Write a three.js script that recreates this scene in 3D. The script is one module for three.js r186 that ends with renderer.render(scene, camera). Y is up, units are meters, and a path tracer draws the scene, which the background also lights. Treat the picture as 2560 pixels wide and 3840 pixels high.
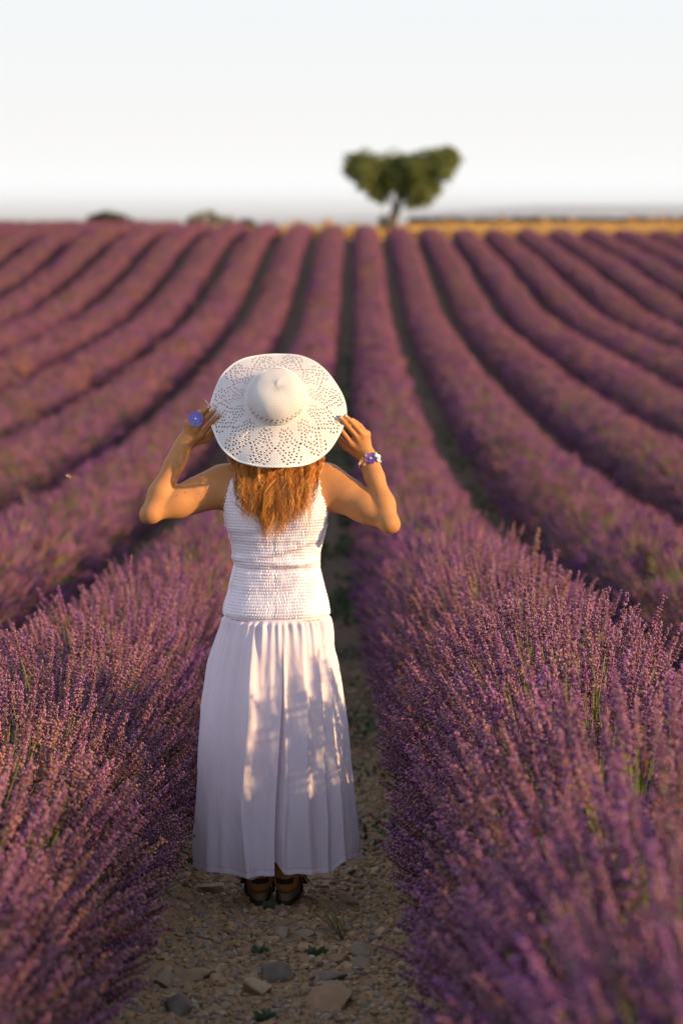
import * as THREE from 'three';
import { mergeGeometries, mergeVertices } from 'three/addons/utils/BufferGeometryUtils.js';
import { ImprovedNoise } from 'three/addons/math/ImprovedNoise.js';

// ------------------------------------------------------------------ camera, sky, sun, exposure
const CX = 0.2, EYE = 2.15, CZ = 7.33, PITCH = Math.atan(0.12354), FPX = 5553;       // 85 mm portrait, eye heights in metres above the woman's heels
const scene = new THREE.Scene();
const camera = new THREE.PerspectiveCamera(2 * Math.atan(1176 / FPX) * 180 / Math.PI, 682 / 1024, 0.1, 90000);
camera.position.set(CX, EYE, CZ);
camera.rotation.x = -PITCH;
camera.focus = 7.33; camera.userData.fStop = 2.5;
scene.add(camera);

const renderer = new THREE.WebGLRenderer({ antialias: true });
renderer.toneMapping = THREE.LinearToneMapping;
renderer.toneMappingExposure = 1.8;
renderer.shadowMap.enabled = true;

const SUN_AZ = 70 * Math.PI / 180, SUN_EL = 13 * Math.PI / 180;                       // from behind the camera round to the right
const SUN_DIR = new THREE.Vector3(Math.cos(SUN_EL) * Math.sin(SUN_AZ), Math.sin(SUN_EL), Math.cos(SUN_EL) * Math.cos(SUN_AZ));
const sun = new THREE.DirectionalLight(new THREE.Color().setRGB(1, 0.66, 0.33), 4.5);
sun.position.copy(SUN_DIR).multiplyScalar(60); sun.castShadow = true; sun.shadow.radius = 2.4;
Object.assign(sun.shadow.camera, { left: -20, right: 20, top: 20, bottom: -20, near: 1, far: 140 });
scene.add(sun); scene.add(sun.target);

{ // a pale evening sky: white haze at the horizon, soft blue overhead, a warm glow round the sun; low sky above the frame brightened as added fill for the dress
  const W = 512, H = 256, data = new Float32Array(W * H * 4), d = new THREE.Vector3();
  const stops = [[-90, .06, .05, .04], [-6, .19, .16, .14], [-0.6, .64, .64, .645], [0.4, .60, .60, .605], [1.2, .545, .543, .54], [2.4, .53, .527, .523], [5, .50, .519, .529], [12, .66, .70, .78], [30, .50, .56, .73], [60, .16, .19, .28], [90, .09, .115, .18]];
  for (let r = 0; r < H; r++) for (let c = 0; c < W; c++) {
    const up = ((r + .5) / H - .5) * Math.PI, az = ((c + .5) / W - .5) * 2 * Math.PI, e = up * 180 / Math.PI;
    d.set(Math.cos(az) * Math.cos(up), Math.sin(up), Math.sin(az) * Math.cos(up));
    let k = 0; while (k < stops.length - 2 && e > stops[k + 1][0]) k++;
    const t = THREE.MathUtils.clamp((e - stops[k][0]) / (stops[k + 1][0] - stops[k][0]), 0, 1), a = Math.acos(THREE.MathUtils.clamp(d.dot(SUN_DIR), -1, 1)) * 180 / Math.PI;
    const g = e > -3 ? 0.45 * Math.exp(-((a / 16) ** 2)) : 0, o = (r * W + c) * 4, warm = [1, .72, .42];
    for (let i = 0; i < 3; i++) data[o + i] = THREE.MathUtils.lerp(stops[k][i + 1], stops[k + 1][i + 1], t) + g * warm[i];
    data[o + 3] = 1;
  }
  const sky = new THREE.DataTexture(data, W, H, THREE.RGBAFormat, THREE.FloatType);
  sky.mapping = THREE.EquirectangularReflectionMapping; sky.magFilter = THREE.LinearFilter; sky.needsUpdate = true;
  scene.background = sky; scene.environment = sky;
}

// ------------------------------------------------------------------ helpers
let seed = 7;
const rnd = () => { seed = (seed + 0x6d2b79f5) | 0; let t = Math.imul(seed ^ (seed >>> 15), 1 | seed); t = (t + Math.imul(t ^ (t >>> 7), 61 | t)) ^ t; return ((t ^ (t >>> 14)) >>> 0) / 4294967296; };
const rr = (a, b) => a + (b - a) * rnd(), gs = () => (rnd() + rnd() + rnd() - 1.5) * 1.15;
const V = (x, y, z) => new THREE.Vector3(x, y, z), lerp = THREE.MathUtils.lerp, clamp = THREE.MathUtils.clamp, sstep = (x, a, b) => THREE.MathUtils.smoothstep(x, a, b);
const PN = new ImprovedNoise(), noise = (x, y, z = 0) => PN.noise(x + 31.4, y + 11.7, z + 5.3), fbm = (x, y, z = 0) => noise(x, y, z) * .6 + noise(x * 2.1, y * 2.1, z * 2.1) * .28 + noise(x * 4.3, y * 4.3, z * 4.3) * .14;
const used = new Map();
function numbered(n) { const k = used.get(n) || 0; used.set(n, k + 1); return k ? n + '_' + String(k).padStart(3, '0') : n; }
function std(rgb, rough = .8, o = {}) { const m = new THREE.MeshPhysicalMaterial({ roughness: rough, ...o }); m.color.setRGB(...rgb); return m; }
function tag(o, label, category, group, kind) { Object.assign(o.userData, { label, category }); if (group) o.userData.group = group; if (kind) o.userData.kind = kind; return o; }
function mesh(name, geo, mat, parent, kind) {
  const m = new THREE.Mesh(geo, mat); m.name = numbered(name); m.castShadow = m.receiveShadow = true;
  if (kind) m.userData.kind = kind;
  (parent || scene).add(m); return m;
}
function thing(name, label, category, group, pos) { const g = new THREE.Group(); g.name = numbered(name); scene.add(g); if (pos) g.position.copy(pos); return tag(g, label, category, group); }
function structure(name, geo, mat) { return mesh(name, geo, mat, scene, 'structure'); }
function geom(pos, idx, col, uv) {
  const g = new THREE.BufferGeometry();
  g.setAttribute('position', new THREE.Float32BufferAttribute(pos, 3)); g.setIndex(idx);
  if (col) g.setAttribute('color', new THREE.Float32BufferAttribute(col, 3));
  if (uv) g.setAttribute('uv', new THREE.Float32BufferAttribute(uv, 2));
  g.computeVertexNormals(); return g;
}
function paint(g, f) { const n = g.attributes.position.count, c = new Float32Array(n * 3), p = g.attributes.position; for (let i = 0; i < n; i++) c.set(f(p.getX(i), p.getY(i), p.getZ(i), i), i * 3); g.setAttribute('color', new THREE.BufferAttribute(c, 3)); return g; }
function grid(nu, nv, f, closeU, uvf) {   // f(u,v) -> Vector3, u,v in 0..1
  const pos = [], idx = [], uv = [], cols = closeU ? nu : nu + 1;
  for (let j = 0; j <= nv; j++) for (let i = 0; i < cols; i++) { const p = f(i / nu, j / nv, i, j); pos.push(p.x, p.y, p.z); if (uvf) uv.push(...uvf(i / nu, j / nv)); }
  for (let j = 0; j < nv; j++) for (let i = 0; i < nu; i++) { const a = j * cols + i, b = j * cols + (i + 1) % cols, c = a + cols, d = b + cols; idx.push(a, b, d, a, d, c); }
  return geom(pos, idx, null, uvf && uv);
}
function tube(pts, r, n = 6, closed = false) {   // pts Vector3[], r number or (t)=>number
  const pos = [], idx = [], m = pts.length, T = V(), N = V(), B = V(), q = V(); let up = V(.31, .9, .29);
  for (let i = 0; i < m; i++) {
    T.subVectors(pts[closed ? (i + 1) % m : Math.min(i + 1, m - 1)], pts[closed ? (i + m - 1) % m : Math.max(i - 1, 0)]).normalize();
    if (i === 0 && Math.abs(T.dot(up)) > .95) up = V(1, 0, .1);
    N.copy(up).addScaledVector(T, -up.dot(T)).normalize(); B.crossVectors(T, N); up = N.clone();
    const rad = typeof r === 'function' ? r(i / (m - 1), i) : r;
    for (let k = 0; k < n; k++) { const a = k / n * 2 * Math.PI; q.copy(pts[i]).addScaledVector(N, Math.cos(a) * rad).addScaledVector(B, Math.sin(a) * rad); pos.push(q.x, q.y, q.z); }
  }
  const L = closed ? m : m - 1;
  for (let i = 0; i < L; i++) for (let k = 0; k < n; k++) { const a = i * n + k, b = i * n + (k + 1) % n, c = ((i + 1) % m) * n + k, d = ((i + 1) % m) * n + (k + 1) % n; idx.push(a, b, d, a, d, c); }
  if (!closed) for (const e of [0, m - 1]) for (let k = 1; k < n - 1; k++) e ? idx.push(e * n, e * n + k, e * n + k + 1) : idx.push(0, k + 1, k);
  return geom(pos, idx);
}
function ray(fx, fy) { // pixel of the 2560 x 3840 photograph -> direction
  const u = (fx / 1.6326531 - 784) / FPX, v = (1176 - fy / 1.6326531) / FPX, c = Math.cos(PITCH), s = Math.sin(PITCH);
  return V(u, v * c - s, -c - v * s);
}
function U(fx, fy, z) { const r = ray(fx, fy), t = (z - CZ) / r.z; return V(CX + r.x * t, EYE + r.y * t, z); }
function monotone(pts) { // cubic through points, slopes limited
  const n = pts.length, m = pts.map((p, i) => i === 0 || i === n - 1 ? 0 : (() => { const a = (p[1] - pts[i - 1][1]) / (p[0] - pts[i - 1][0]), b = (pts[i + 1][1] - p[1]) / (pts[i + 1][0] - p[0]); return a * b <= 0 ? 0 : 2 * a * b / (a + b); })());
  m[0] = (pts[1][1] - pts[0][1]) / (pts[1][0] - pts[0][0]); m[n - 1] = 0;
  return x => {
    if (x <= pts[0][0]) return pts[0][1] + m[0] * (x - pts[0][0]);
    if (x >= pts[n - 1][0]) return pts[n - 1][1];
    let k = 0; while (x > pts[k + 1][0]) k++;
    const h = pts[k + 1][0] - pts[k][0], t = (x - pts[k][0]) / h, t2 = t * t, t3 = t2 * t;
    return (2 * t3 - 3 * t2 + 1) * pts[k][1] + (t3 - 2 * t2 + t) * h * m[k] + (-2 * t3 + 3 * t2) * pts[k + 1][1] + (t3 - t2) * h * m[k + 1];
  };
}

// ------------------------------------------------------------------ the lie of the land (height relative to the eye, by distance d ahead of the camera)
const landLeft = monotone([[0, -1.50], [7.33, -2.15], [10.5, -2.42], [14, -2.70], [20, -3.08], [25, -3.30], [30, -3.45], [35, -3.53], [42, -3.59], [50, -3.58], [57, -3.49], [63, -3.40], [70, -3.16], [78, -2.68], [84, -2.25], [91, -1.62], [101, -1.15], [108, -1.08], [116, -1.12], [140, -1.5], [260, -3], [600, -32], [20000, -60]]);
const landRight = monotone([[0, -1.50], [7.33, -2.15], [10.5, -2.42], [14, -2.70], [20, -3.06], [25, -3.26], [30, -3.40], [35, -3.50], [42, -3.57], [50, -3.58], [57, -3.58], [63, -3.57], [68, -3.50], [73, -3.32], [78, -3.04], [82, -2.86], [88, -2.5], [96, -2.18], [104, -1.8], [113, -1.46], [121, -1.32], [135, -1.28], [200, -1.3], [260, -2.6], [600, -32], [20000, -60]]);
function land(x, z) { const d = CZ - z, X = x - CX - .005 * d; return EYE + lerp(landLeft(d), landRight(d), sstep(X, -11, 9)); }
const ROWGAP = 1.5, pathX = z => .005 * (CZ - z), rowX = (j, z) => pathX(z) + (j + .5) * ROWGAP;
function gapBump(x, z) { const t = (x - pathX(z)) / ROWGAP, f = Math.abs(t - Math.round(t)) * ROWGAP; return .05 * sstep(f, .2, .5); }
function soil(x, z) { const d = CZ - z; const f = (d < 16 ? 1 : d < 121 ? .6 : .3) * sstep(Math.hypot(x, z + .1), .1, .32); return land(x, z) + (d < 121 ? gapBump(x, z) : 0) + f * (.018 * noise(x * 3.1, z * 3.1) + .009 * noise(x * 11, z * 11) + (d < 14 ? .005 * noise(x * 31, z * 31) : 0)); }
function onGround(fx, fy) { const r = ray(fx, fy); let t = 4; for (let i = 0; i < 60; i++) { const p = V(CX, EYE, CZ).addScaledVector(r, t); t += (p.y - soil(p.x, p.z)) * 2.2; } return V(CX, EYE, CZ).addScaledVector(r, t); }

const groundMat = std([1, 1, 1], .95, { vertexColors: true });
{ // one sheet of ground out to the hills
  const zs = [], xs = [];
  for (let d = -6; d < 3; d += .5) zs.push(d); for (let d = 3; d < 14; d += .09) zs.push(d); for (let d = 14; d < 60; d += .5) zs.push(d); for (let d = 60; d < 140; d += 1) zs.push(d); for (let d = 140; d < 300; d += 8) zs.push(d); for (const d of [300, 350, 400, 500, 600, 900, 1500, 3000, 6000, 12000]) zs.push(d);
  for (const x of [-9000, -4000, -1500, -600, -200, -80, -40]) xs.push(x); for (let x = -26; x < -4; x += .3) xs.push(x); for (let x = -4; x < -1.2; x += .1) xs.push(x); for (let x = -1.2; x < 1.4; x += .035) xs.push(x); for (let x = 1.4; x < 4; x += .1) xs.push(x); for (let x = 4; x < 26; x += .3) xs.push(x); for (const x of [30, 40, 80, 200, 600, 1500, 4000, 9000]) xs.push(x);
  const pos = [], idx = [], col = [], n = xs.length;
  for (const d of zs) for (const x of xs) {
    const z = CZ - d; pos.push(x, soil(x, z), z);
    const f = fbm(x * 1.7, z * 1.7), g = fbm(x * 9, z * 9, 3);
    let c = [.12 + .045 * f + .035 * g, .066 + .025 * f + .021 * g, .03 + .012 * f + .01 * g];
    if (d > 119 && d < 260) { const t = fbm(x * .2, z * .08); c = [.42 + .1 * t, .25 + .07 * t, .075 + .02 * t]; }
    if (d > 260) c = [.16, .17, .09];
    col.push(...c);
  }
  for (let j = 0; j < zs.length - 1; j++) for (let i = 0; i < n - 1; i++) { const a = j * n + i; idx.push(a, a + 1, a + n + 1, a, a + n + 1, a + n); }
  structure('ground', geom(pos, idx, col), groundMat);
}

// ------------------------------------------------------------------ distant hills
{
  const ridge = (dist, hs, name, tone) => {
    const pos = [], idx = [], N = 90, M = 6;
    for (let j = 0; j <= M; j++) for (let i = 0; i <= N; i++) {
      const u = (i / N - .5) * 1.1, x = u * dist, t = j / M, top = hs(u) + dist * .0004 * fbm(u * 40, 2) ;
      pos.push(CX + x, EYE + lerp(-70, top, Math.sin(t * Math.PI / 2)), CZ - dist - t * dist * .2);
    }
    for (let j = 0; j < M; j++) for (let i = 0; i < N; i++) { const a = j * (N + 1) + i; idx.push(a, a + 1, a + N + 2, a, a + N + 2, a + N + 1); }
    structure(name, geom(pos, idx), std(tone, 1));
  };
  ridge(30000, u => 30000 * (-.0022 + .0062 * sstep(u, -.02, .11) ), 'hills', [.27, .28, .28]);
}

// ------------------------------------------------------------------ lavender
const PURPLE = [[.170, .061, .118], [.203, .077, .120], [.248, .106, .127], [.112, .043, .126]], PETAL = [.40, .205, .30];
const STEM = [.17, .19, .04];
function spike(variant) {   // one flowering stalk, base at the origin, tip at y = 0.38
  const R = (a, b) => a + (b - a) * rnd(), pos = [], idx = [], col = [], L = .38, bend = R(.01, .03), ba = R(0, 6.28);
  const at = t => V(Math.cos(ba) * bend * (t * t - t), t * L, Math.sin(ba) * bend * (t * t - t));
  const push = (p, c) => { pos.push(p.x, p.y, p.z); col.push(...c); return pos.length / 3 - 1; };
  let prev = null;
  for (let i = 0; i <= 5; i++) { const t = i / 5 * .97, p = at(t), r = .0014 * (1 - .35 * t), ring = []; for (let k = 0; k < 4; k++) ring.push(push(V(p.x + r * Math.cos(k * 1.571), p.y, p.z + r * Math.sin(k * 1.571)), STEM.map(c => c * (.8 + .35 * t)))); if (prev) for (let k = 0; k < 4; k++) idx.push(prev[k], prev[(k + 1) % 4], ring[(k + 1) % 4], prev[k], ring[(k + 1) % 4], ring[k]); prev = ring; }
  const bud = (base, dir, len, w, c1, c2) => {
    const u = V(dir.y, -dir.x, .3).cross(dir).normalize(), v = V().crossVectors(dir, u), a = push(base, c1), ring = [];
    for (let k = 0; k < 4; k++) { const q = base.clone().addScaledVector(dir, len * .55).addScaledVector(u, w * Math.cos(k * 1.571)).addScaledVector(v, w * Math.sin(k * 1.571)); ring.push(push(q, c1)); }
    const b = push(base.clone().addScaledVector(dir, len), c2);
    for (let k = 0; k < 4; k++) { idx.push(a, ring[(k + 1) % 4], ring[k], b, ring[k], ring[(k + 1) % 4]); }
  };
  const ys = []; const head = .074 + variant % 3 * .013; if (variant % 2) ys.push(L - head - .020, L - head - .017); const nw = 14; for (let i = 0; i < nw; i++) ys.push(L - head + head * i / (nw - 1) - .002);
  ys.forEach((y, wi) => {
    const t = (y + R(-.002, .002)) / L, p = at(Math.min(t, 1)), f = Math.max(0, (y - L + head) / head), n = Math.round(lerp(7, 3, f * f));
    for (let k = 0; k < n; k++) {
      const a = k / n * 6.283 + wi * .9 + R(-.5, .5), el = lerp(.75, 1.25, f) + R(-.35, .35), dir = V(Math.cos(a) * Math.cos(el), Math.sin(el), Math.sin(a) * Math.cos(el)), c = PURPLE[Math.floor(rnd() * 4)], s = R(.7, 1.25);
      bud(p.clone().addScaledVector(dir, .0008), dir, lerp(.0118, .0078, f) * s, .0021 * s, c, c);
      if (rnd() < .34) { const d2 = dir.clone().add(V(0, -.3, 0)).normalize(); bud(p.clone().addScaledVector(dir, lerp(.0080, .0055, f) * s), d2, .0052, .0023, PETAL, PETAL); }
    }
  });
  return geom(pos, idx, col);
}
function tuft(n, spread, h, w, rings, L = .3) {  // a handful of stalks seen from farther off
  const pos = [], idx = [], col = [], push = (p, c) => { pos.push(p.x, p.y, p.z); col.push(...c); return pos.length / 3 - 1; };
  for (let s = 0; s < n; s++) {
    const ax = gs() * spread, az = gs() * spread, lean = V(ax * 1.1 + gs() * .05, 1, az * 1.1 + gs() * .05).normalize(), root = V(ax * .35, rr(-.06, .03), az * .35), u = V(1, 0, .2).cross(lean).normalize(), v = V().crossVectors(lean, u);
    const c = PURPLE[Math.floor(rnd() * 4)].map(x => x * rr(.8, 1.2)), tw = rnd() * 6.28, hh = h * rr(.8, 1.25);
    const ring = (y, r, cc, k) => { const o = []; for (let i = 0; i < k; i++) { const a = tw + i / k * 6.283; o.push(push(root.clone().addScaledVector(lean, y).addScaledVector(u, r * Math.cos(a)).addScaledVector(v, r * Math.sin(a)), cc)); } return o; };
    const a = ring(0, .0016, STEM, 3), b = ring(L - hh, .0012, STEM, 3);
    for (let i = 0; i < 3; i++) idx.push(a[i], a[(i + 1) % 3], b[(i + 1) % 3], a[i], b[(i + 1) % 3], b[i]);
    for (let q = 0; q < rings; q++) {
      const y0 = L - hh + hh * q / rings, y1 = y0 + hh / rings * 1.25, rad = w * (1 - .45 * q / rings) * rr(.8, 1.2), cc = c.map(x => x * rr(.85, 1.2));
      const m = ring(y0 + (y1 - y0) * .35, rad, cc, 4), lo = push(root.clone().addScaledVector(lean, y0), cc), hi = push(root.clone().addScaledVector(lean, y1), cc);
      for (let i = 0; i < 4; i++) idx.push(lo, m[(i + 1) % 4], m[i], hi, m[i], m[(i + 1) % 4]);
    }
  }
  const g = geom(pos, idx, col); g.translate(0, -L, 0); return g;
}
const lavMat = std([1, 1, 1], .75, { vertexColors: true, specularIntensity: .35 });
const foliageMat = std([1, 1, 1], .9, { vertexColors: true });
const SPIKES = [0, 1, 2, 3].map(spike); for (const g of SPIKES) g.translate(0, -.38, 0);     // origin at the tip
const NEAR = [0, 1, 2].map(() => tuft(14, .06, .062, .0075, 4)), FAR = [0, 1].map(() => tuft(18, .11, .075, .0095, 2));
const NEAR_END = 12.5, MID_END = 42, ROW_END = 118;
const q1 = new THREE.Quaternion(), q2 = new THREE.Quaternion(), m4 = new THREE.Matrix4(), YUP = V(0, 1, 0), tint = new THREE.Color();
function domeSize(j, z) { const d = CZ - z, w = noise(z * 1.9, j * 7.3), w2 = noise(z * .5, j * 3.1 + 40), far = sstep(d, 9, 28); return { a: lerp(.53, .545, far) * (1 + .07 * w + .05 * w2), h: lerp(j === 0 ? .93 : .77, .76, far) * (1 + .09 * w + .06 * w2) }; }
const lean = (j, z) => j === 0 ? .10 * (1 - sstep(CZ - z, 8, 16)) : j === -1 ? -.07 * (1 - sstep(CZ - z, 8, 12)) : 0;
function domePoint(j, z, phi, k) { const { a, h } = domeSize(j, z), hc = h * .36, c = Math.cos(phi); return V(rowX(j, z) + lean(j, z) + a * Math.sin(phi) * k, land(rowX(j, z), z) + (hc + (c > 0 ? (h - hc) * c : hc * .85 * c)) * (c > 0 ? lerp(1, k, c) : 1), z); }
function tipAt(j, z) {
  const phi = (rnd() < .5 ? -1 : 1) * Math.pow(rnd(), .85) * 1.95, k = rr(.66, 1.04) + (rnd() < .07 ? rr(.02, .12) : 0), tip = domePoint(j, z, phi, k), x = rowX(j, z) + lean(j, z);
  const root = V(x + (tip.x - x) * .12, land(x, z) - .02, z + gs() * .18);
  const dir = tip.clone().sub(root).normalize(); dir.x = dir.x * 1.25 + gs() * .12; dir.y += .04 + gs() * .06; dir.z += gs() * .12; return [tip, dir.normalize(), k];
}
function rowRange(j) { // distances over which the row can be seen, or shades what is seen
  let lo = null, hi = ROW_END + (j > 0 ? -4 : -2) + noise(j * 2.7, 1) * .8;
  for (let d = 2.4; d < hi; d += .3) { const X = rowX(j, CZ - d) - CX, half = .1415 * d + .75; if (X > -half - .3 && X < half + 3.4) { lo = d; break; } }
  return lo === null ? null : [lo, hi];
}
function rowLabel(j) {
  const n = ['first', 'second', 'third', 'fourth', 'fifth', 'sixth', 'seventh', 'eighth', 'ninth', 'tenth', 'eleventh', 'twelfth', 'thirteenth'];
  if (j === 0) return 'large sharp lavender row edging the stony path right of the woman';
  if (j === -1) return 'lavender row edging the stony path left of the woman';
  return j > 0 ? `${n[j]} lavender row counted rightwards from the stony path` : `${n[-j - 1]} lavender row counted leftwards from the stony path`;
}
function instanced(name, geo, list, parent) {
  if (!list.length) return;
  const im = new THREE.InstancedMesh(geo, lavMat, list.length); im.name = numbered(name); im.userData.kind = 'stuff'; im.castShadow = im.receiveShadow = true;
  list.forEach(([p, dir, s, c], i) => {
    q1.setFromUnitVectors(YUP, dir); q2.setFromAxisAngle(YUP, rnd() * 6.283); q1.multiply(q2);
    im.setMatrixAt(i, m4.compose(p, q1, V(s[0], s[1], s[0]))); im.setColorAt(i, tint.setRGB(...c));
  });
  parent.add(im);
}
function rowTint(p) { const f = fbm(p.x * .9, p.z * .3), k = rr(.75, 1.3), q = gs(); return [k * (1.02 + .15 * f + .06 * q), k * (1 + .28 * f + .16 * q), k * (1 - .32 * f - .22 * q)]; }
for (let j = -13; j <= 12; j++) {
  const range = rowRange(j); if (!range) continue;
  const row = thing('lavender_row', rowLabel(j), 'lavender row', 'rows of lavender across the field');
  const [lo, hi] = range, zs = [];
  for (let d = lo - .6; d < hi; d += d < 16 ? .12 : d < 50 ? .3 : .6) zs.push(CZ - d); zs.push(CZ - hi);
  { // leafy body of the row
    const pos = [], idx = [], col = [], N = 18;
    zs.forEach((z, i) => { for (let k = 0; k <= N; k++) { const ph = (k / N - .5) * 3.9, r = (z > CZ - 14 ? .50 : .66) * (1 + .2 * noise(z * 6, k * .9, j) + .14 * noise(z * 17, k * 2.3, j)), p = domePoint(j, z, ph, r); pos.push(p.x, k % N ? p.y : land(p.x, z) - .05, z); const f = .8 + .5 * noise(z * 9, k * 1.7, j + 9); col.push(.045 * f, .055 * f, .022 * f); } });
    const W = N + 1; for (let i = 0; i < zs.length - 1; i++) for (let k = 0; k < N; k++) { const a = i * W + k; idx.push(a, a + 1, a + W + 1, a, a + W + 1, a + W); }
    for (const e of [0, zs.length - 1]) for (let k = 1; k < N; k++) idx.push(e * W, e * W + k, e * W + k + 1);
    mesh('foliage', geom(pos, idx, col), foliageMat, row);
  }
  const near = [[], [], [], []], mid = [[], [], []], far = [[], []];
  const add = (d0, d1, per, lists, s0, s1) => { const n = Math.round(Math.max(0, Math.min(d1, hi) - Math.max(d0, lo - .5)) * per), a = Math.max(d0, lo - .5), b = Math.min(d1, hi); for (let i = 0; i < n; i++) { const [tip, dir, k] = tipAt(j, CZ - rr(a, b)); const s = rr(s0, s1); lists[Math.floor(rnd() * lists.length)].push([tip, dir, [s, s * rr(.9, 1.1)], rowTint(tip)]); } };
  add(0, NEAR_END, Math.abs(j + .5) < 1 ? 820 : 760, near, 1.1, 1.45);
  add(NEAR_END, MID_END, 120, mid, .85, 1.2);
  add(MID_END, 200, 72, far, .85, 1.2);
  if (Math.abs(j + .5) < 1) { // the stalks that stand out most are parts of their own
    const pick = []; near.forEach((l, v) => l.forEach((e, i) => { const p = e[0], side = j === 0 ? -1 : 1; if (CZ - p.z > 5.2 && CZ - p.z < 9.5 && p.y - land(p.x, p.z) > .3) pick.push([v, i, Math.abs(CZ - p.z - 7.4) - (p.y - land(p.x, p.z)) * 2]); }));
    pick.sort((a, b) => a[2] - b[2]); const gone = new Set();
    for (const [v, i] of pick.slice(0, 290)) { const [p, dir, s] = near[v][i]; const m = mesh('flower_spike', SPIKES[v], lavMat, row); m.position.copy(p); m.quaternion.setFromUnitVectors(YUP, dir).multiply(q2.setFromAxisAngle(YUP, rnd() * 6.283)); m.scale.set(s[0], s[1], s[0]); gone.add(near[v][i]); }
    near.forEach((l, v) => { near[v] = l.filter(e => !gone.has(e)); });
  }
  near.forEach((l, v) => instanced('flower_spikes', SPIKES[v], l, row)); mid.forEach((l, v) => instanced('flower_spikes', NEAR[v], l, row)); far.forEach((l, v) => instanced('flower_spikes', FAR[v], l, row));
}
scene.fog = new THREE.FogExp2(new THREE.Color().setRGB(.76, .88, 1), .000014);
// ------------------------------------------------------------------ the stony path
function stoneGeo(k) {
  let g = new THREE.IcosahedronGeometry(1, k < 4 ? 3 : 2); g.deleteAttribute('uv'); g.deleteAttribute('normal'); g = mergeVertices(g, 1e-4);
  const sx = rr(.8, 1.15), sy = rr(.45, .75), sz = rr(.7, 1.1), o = k * 13.7, p = g.attributes.position, v = V(), cuts = Array.from({ length: 10 }, () => [V(gs(), gs(), gs()).normalize(), rr(.42, .8)]);
  for (let i = 0; i < p.count; i++) {
    v.fromBufferAttribute(p, i); let r = 1 + .16 * noise(v.x * 1.3 + o, v.y * 1.3, v.z * 1.3) + .06 * noise(v.x * 4 + o, v.y * 4, v.z * 4);
    v.multiplyScalar(r); for (const [n, h] of cuts) { const e = v.dot(n) - h; if (e > 0) v.addScaledVector(n, -e * .92); }
    v.multiplyScalar(1 + .02 * noise(v.x * 11 + o, v.y * 11, v.z * 11)); p.setXYZ(i, v.x * sx, v.y * sy, v.z * sz);
  }
  g.computeVertexNormals();
  paint(g, (x, y, z) => { const f = 1 + .35 * fbm(x * 2.2 + o, y * 2.2, z * 2.2) + .18 * noise(x * 13, y * 13, z * 13 + o); return [f, f * (1 + .05 * noise(x * 3 + o, y * 3, z * 3)), f]; });
  return g;
}
const STONES = Array.from({ length: 9 }, (_, k) => stoneGeo(k));
const stoneMats = [[.36, .24, .115], [.30, .205, .11], [.39, .255, .115], [.22, .165, .11], [.27, .205, .13], [.33, .195, .095], [.42, .30, .17], [.17, .135, .10]].map(c => std(c, .85, { vertexColors: true }));
const path = mesh('path', (() => {
  const xs = 74, d0 = 4.2, d1 = 11, n = 260, g = grid(xs, n, (u, v) => {
    const d = lerp(d0, d1, v), z = CZ - d, x = pathX(z) + lerp(-.56, .56, u), e = Math.min(u, 1 - u) * 10;
    return V(x, soil(x, z) + .004 + .004 * noise(x * 40, z * 40) + .0035 * Math.max(0, noise(x * 75, z * 75, 2)) - (e < 1 ? (1 - e) * .012 : 0), z);
  });
  const p = g.attributes.position, ix = g.index.array; for (let i = 0; i < ix.length; i += 3) { const t = ix[i + 1]; ix[i + 1] = ix[i + 2]; ix[i + 2] = t; }
  g.computeVertexNormals();
  return paint(g, (x, y, z) => { const f = fbm(x * 3, z * 3), h = noise(x * 28, z * 28, 5), k = noise(x * 60, z * 60, 8), t = 1 + .35 * f + .28 * h + .22 * k; return [.28 * t, .17 * t, .074 * t]; });
})(), std([1, 1, 1], .95, { vertexColors: true }), scene, 'structure');
path.userData.label = 'stony sand coloured path between two lavender rows'; path.userData.category = 'path';
function setStone(o, x, z, s, sink = .3) { o.position.set(x, soil(x, z) + s * (.55 - sink), z); o.rotation.set(gs() * .25, rnd() * 6.28, gs() * .25); o.scale.set(s * rr(.85, 1.2), s * rr(.75, 1.1), s); }
for (let i = 0; i < 285; i++) {
  const d = 5.3 + Math.pow(rnd(), .8) * 4.4, z = CZ - d, side = rnd() < .55, u = side ? (rnd() < .5 ? -1 : 1) * rr(.2, .5) : rr(-.3, .3), x = pathX(z) + u;
  if (Math.hypot((x - .02) / 1.3, z + .08) < .17) continue;
  const m = mesh('stone', STONES[i % 9], stoneMats[Math.floor(rnd() * 8)], path), s = .010 + .027 * Math.pow(rnd(), 2.2) * (side ? 1.15 : .9); setStone(m, x, z, s, rr(.25, .6));
}
{ // gravel too small and too many to pick apart
  const list = 42000, im = new THREE.InstancedMesh(STONES[7], std([1, 1, 1], .9, { vertexColors: true }), list); im.name = 'gravel'; im.userData.kind = 'stuff'; im.castShadow = im.receiveShadow = true;
  const tones = [[.38, .25, .12], [.33, .225, .12], [.41, .27, .12], [.26, .205, .14], [.32, .25, .18], [.36, .22, .11]], e = new THREE.Euler();
  for (let i = 0; i < list; i++) { const d = 4.4 + Math.pow(rnd(), 1.2) * 10, z = CZ - d, x = pathX(z) + rr(-.54, .54), s = .003 + .016 * Math.pow(rnd(), 2.6), t = rr(.7, 1.25), c = tones[Math.floor(rnd() * 6)];
    q1.setFromEuler(e.set(gs(), rnd() * 6.28, gs())); im.setMatrixAt(i, m4.compose(V(x, soil(x, z) + .004 + s * .1, z), q1, V(s * rr(.7, 1.3), s * rr(.7, 1.2), s))); im.setColorAt(i, tint.setRGB(c[0] * t * .95, c[1] * t * .95, c[2] * t * .95)); }
  path.add(im);
}
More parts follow.
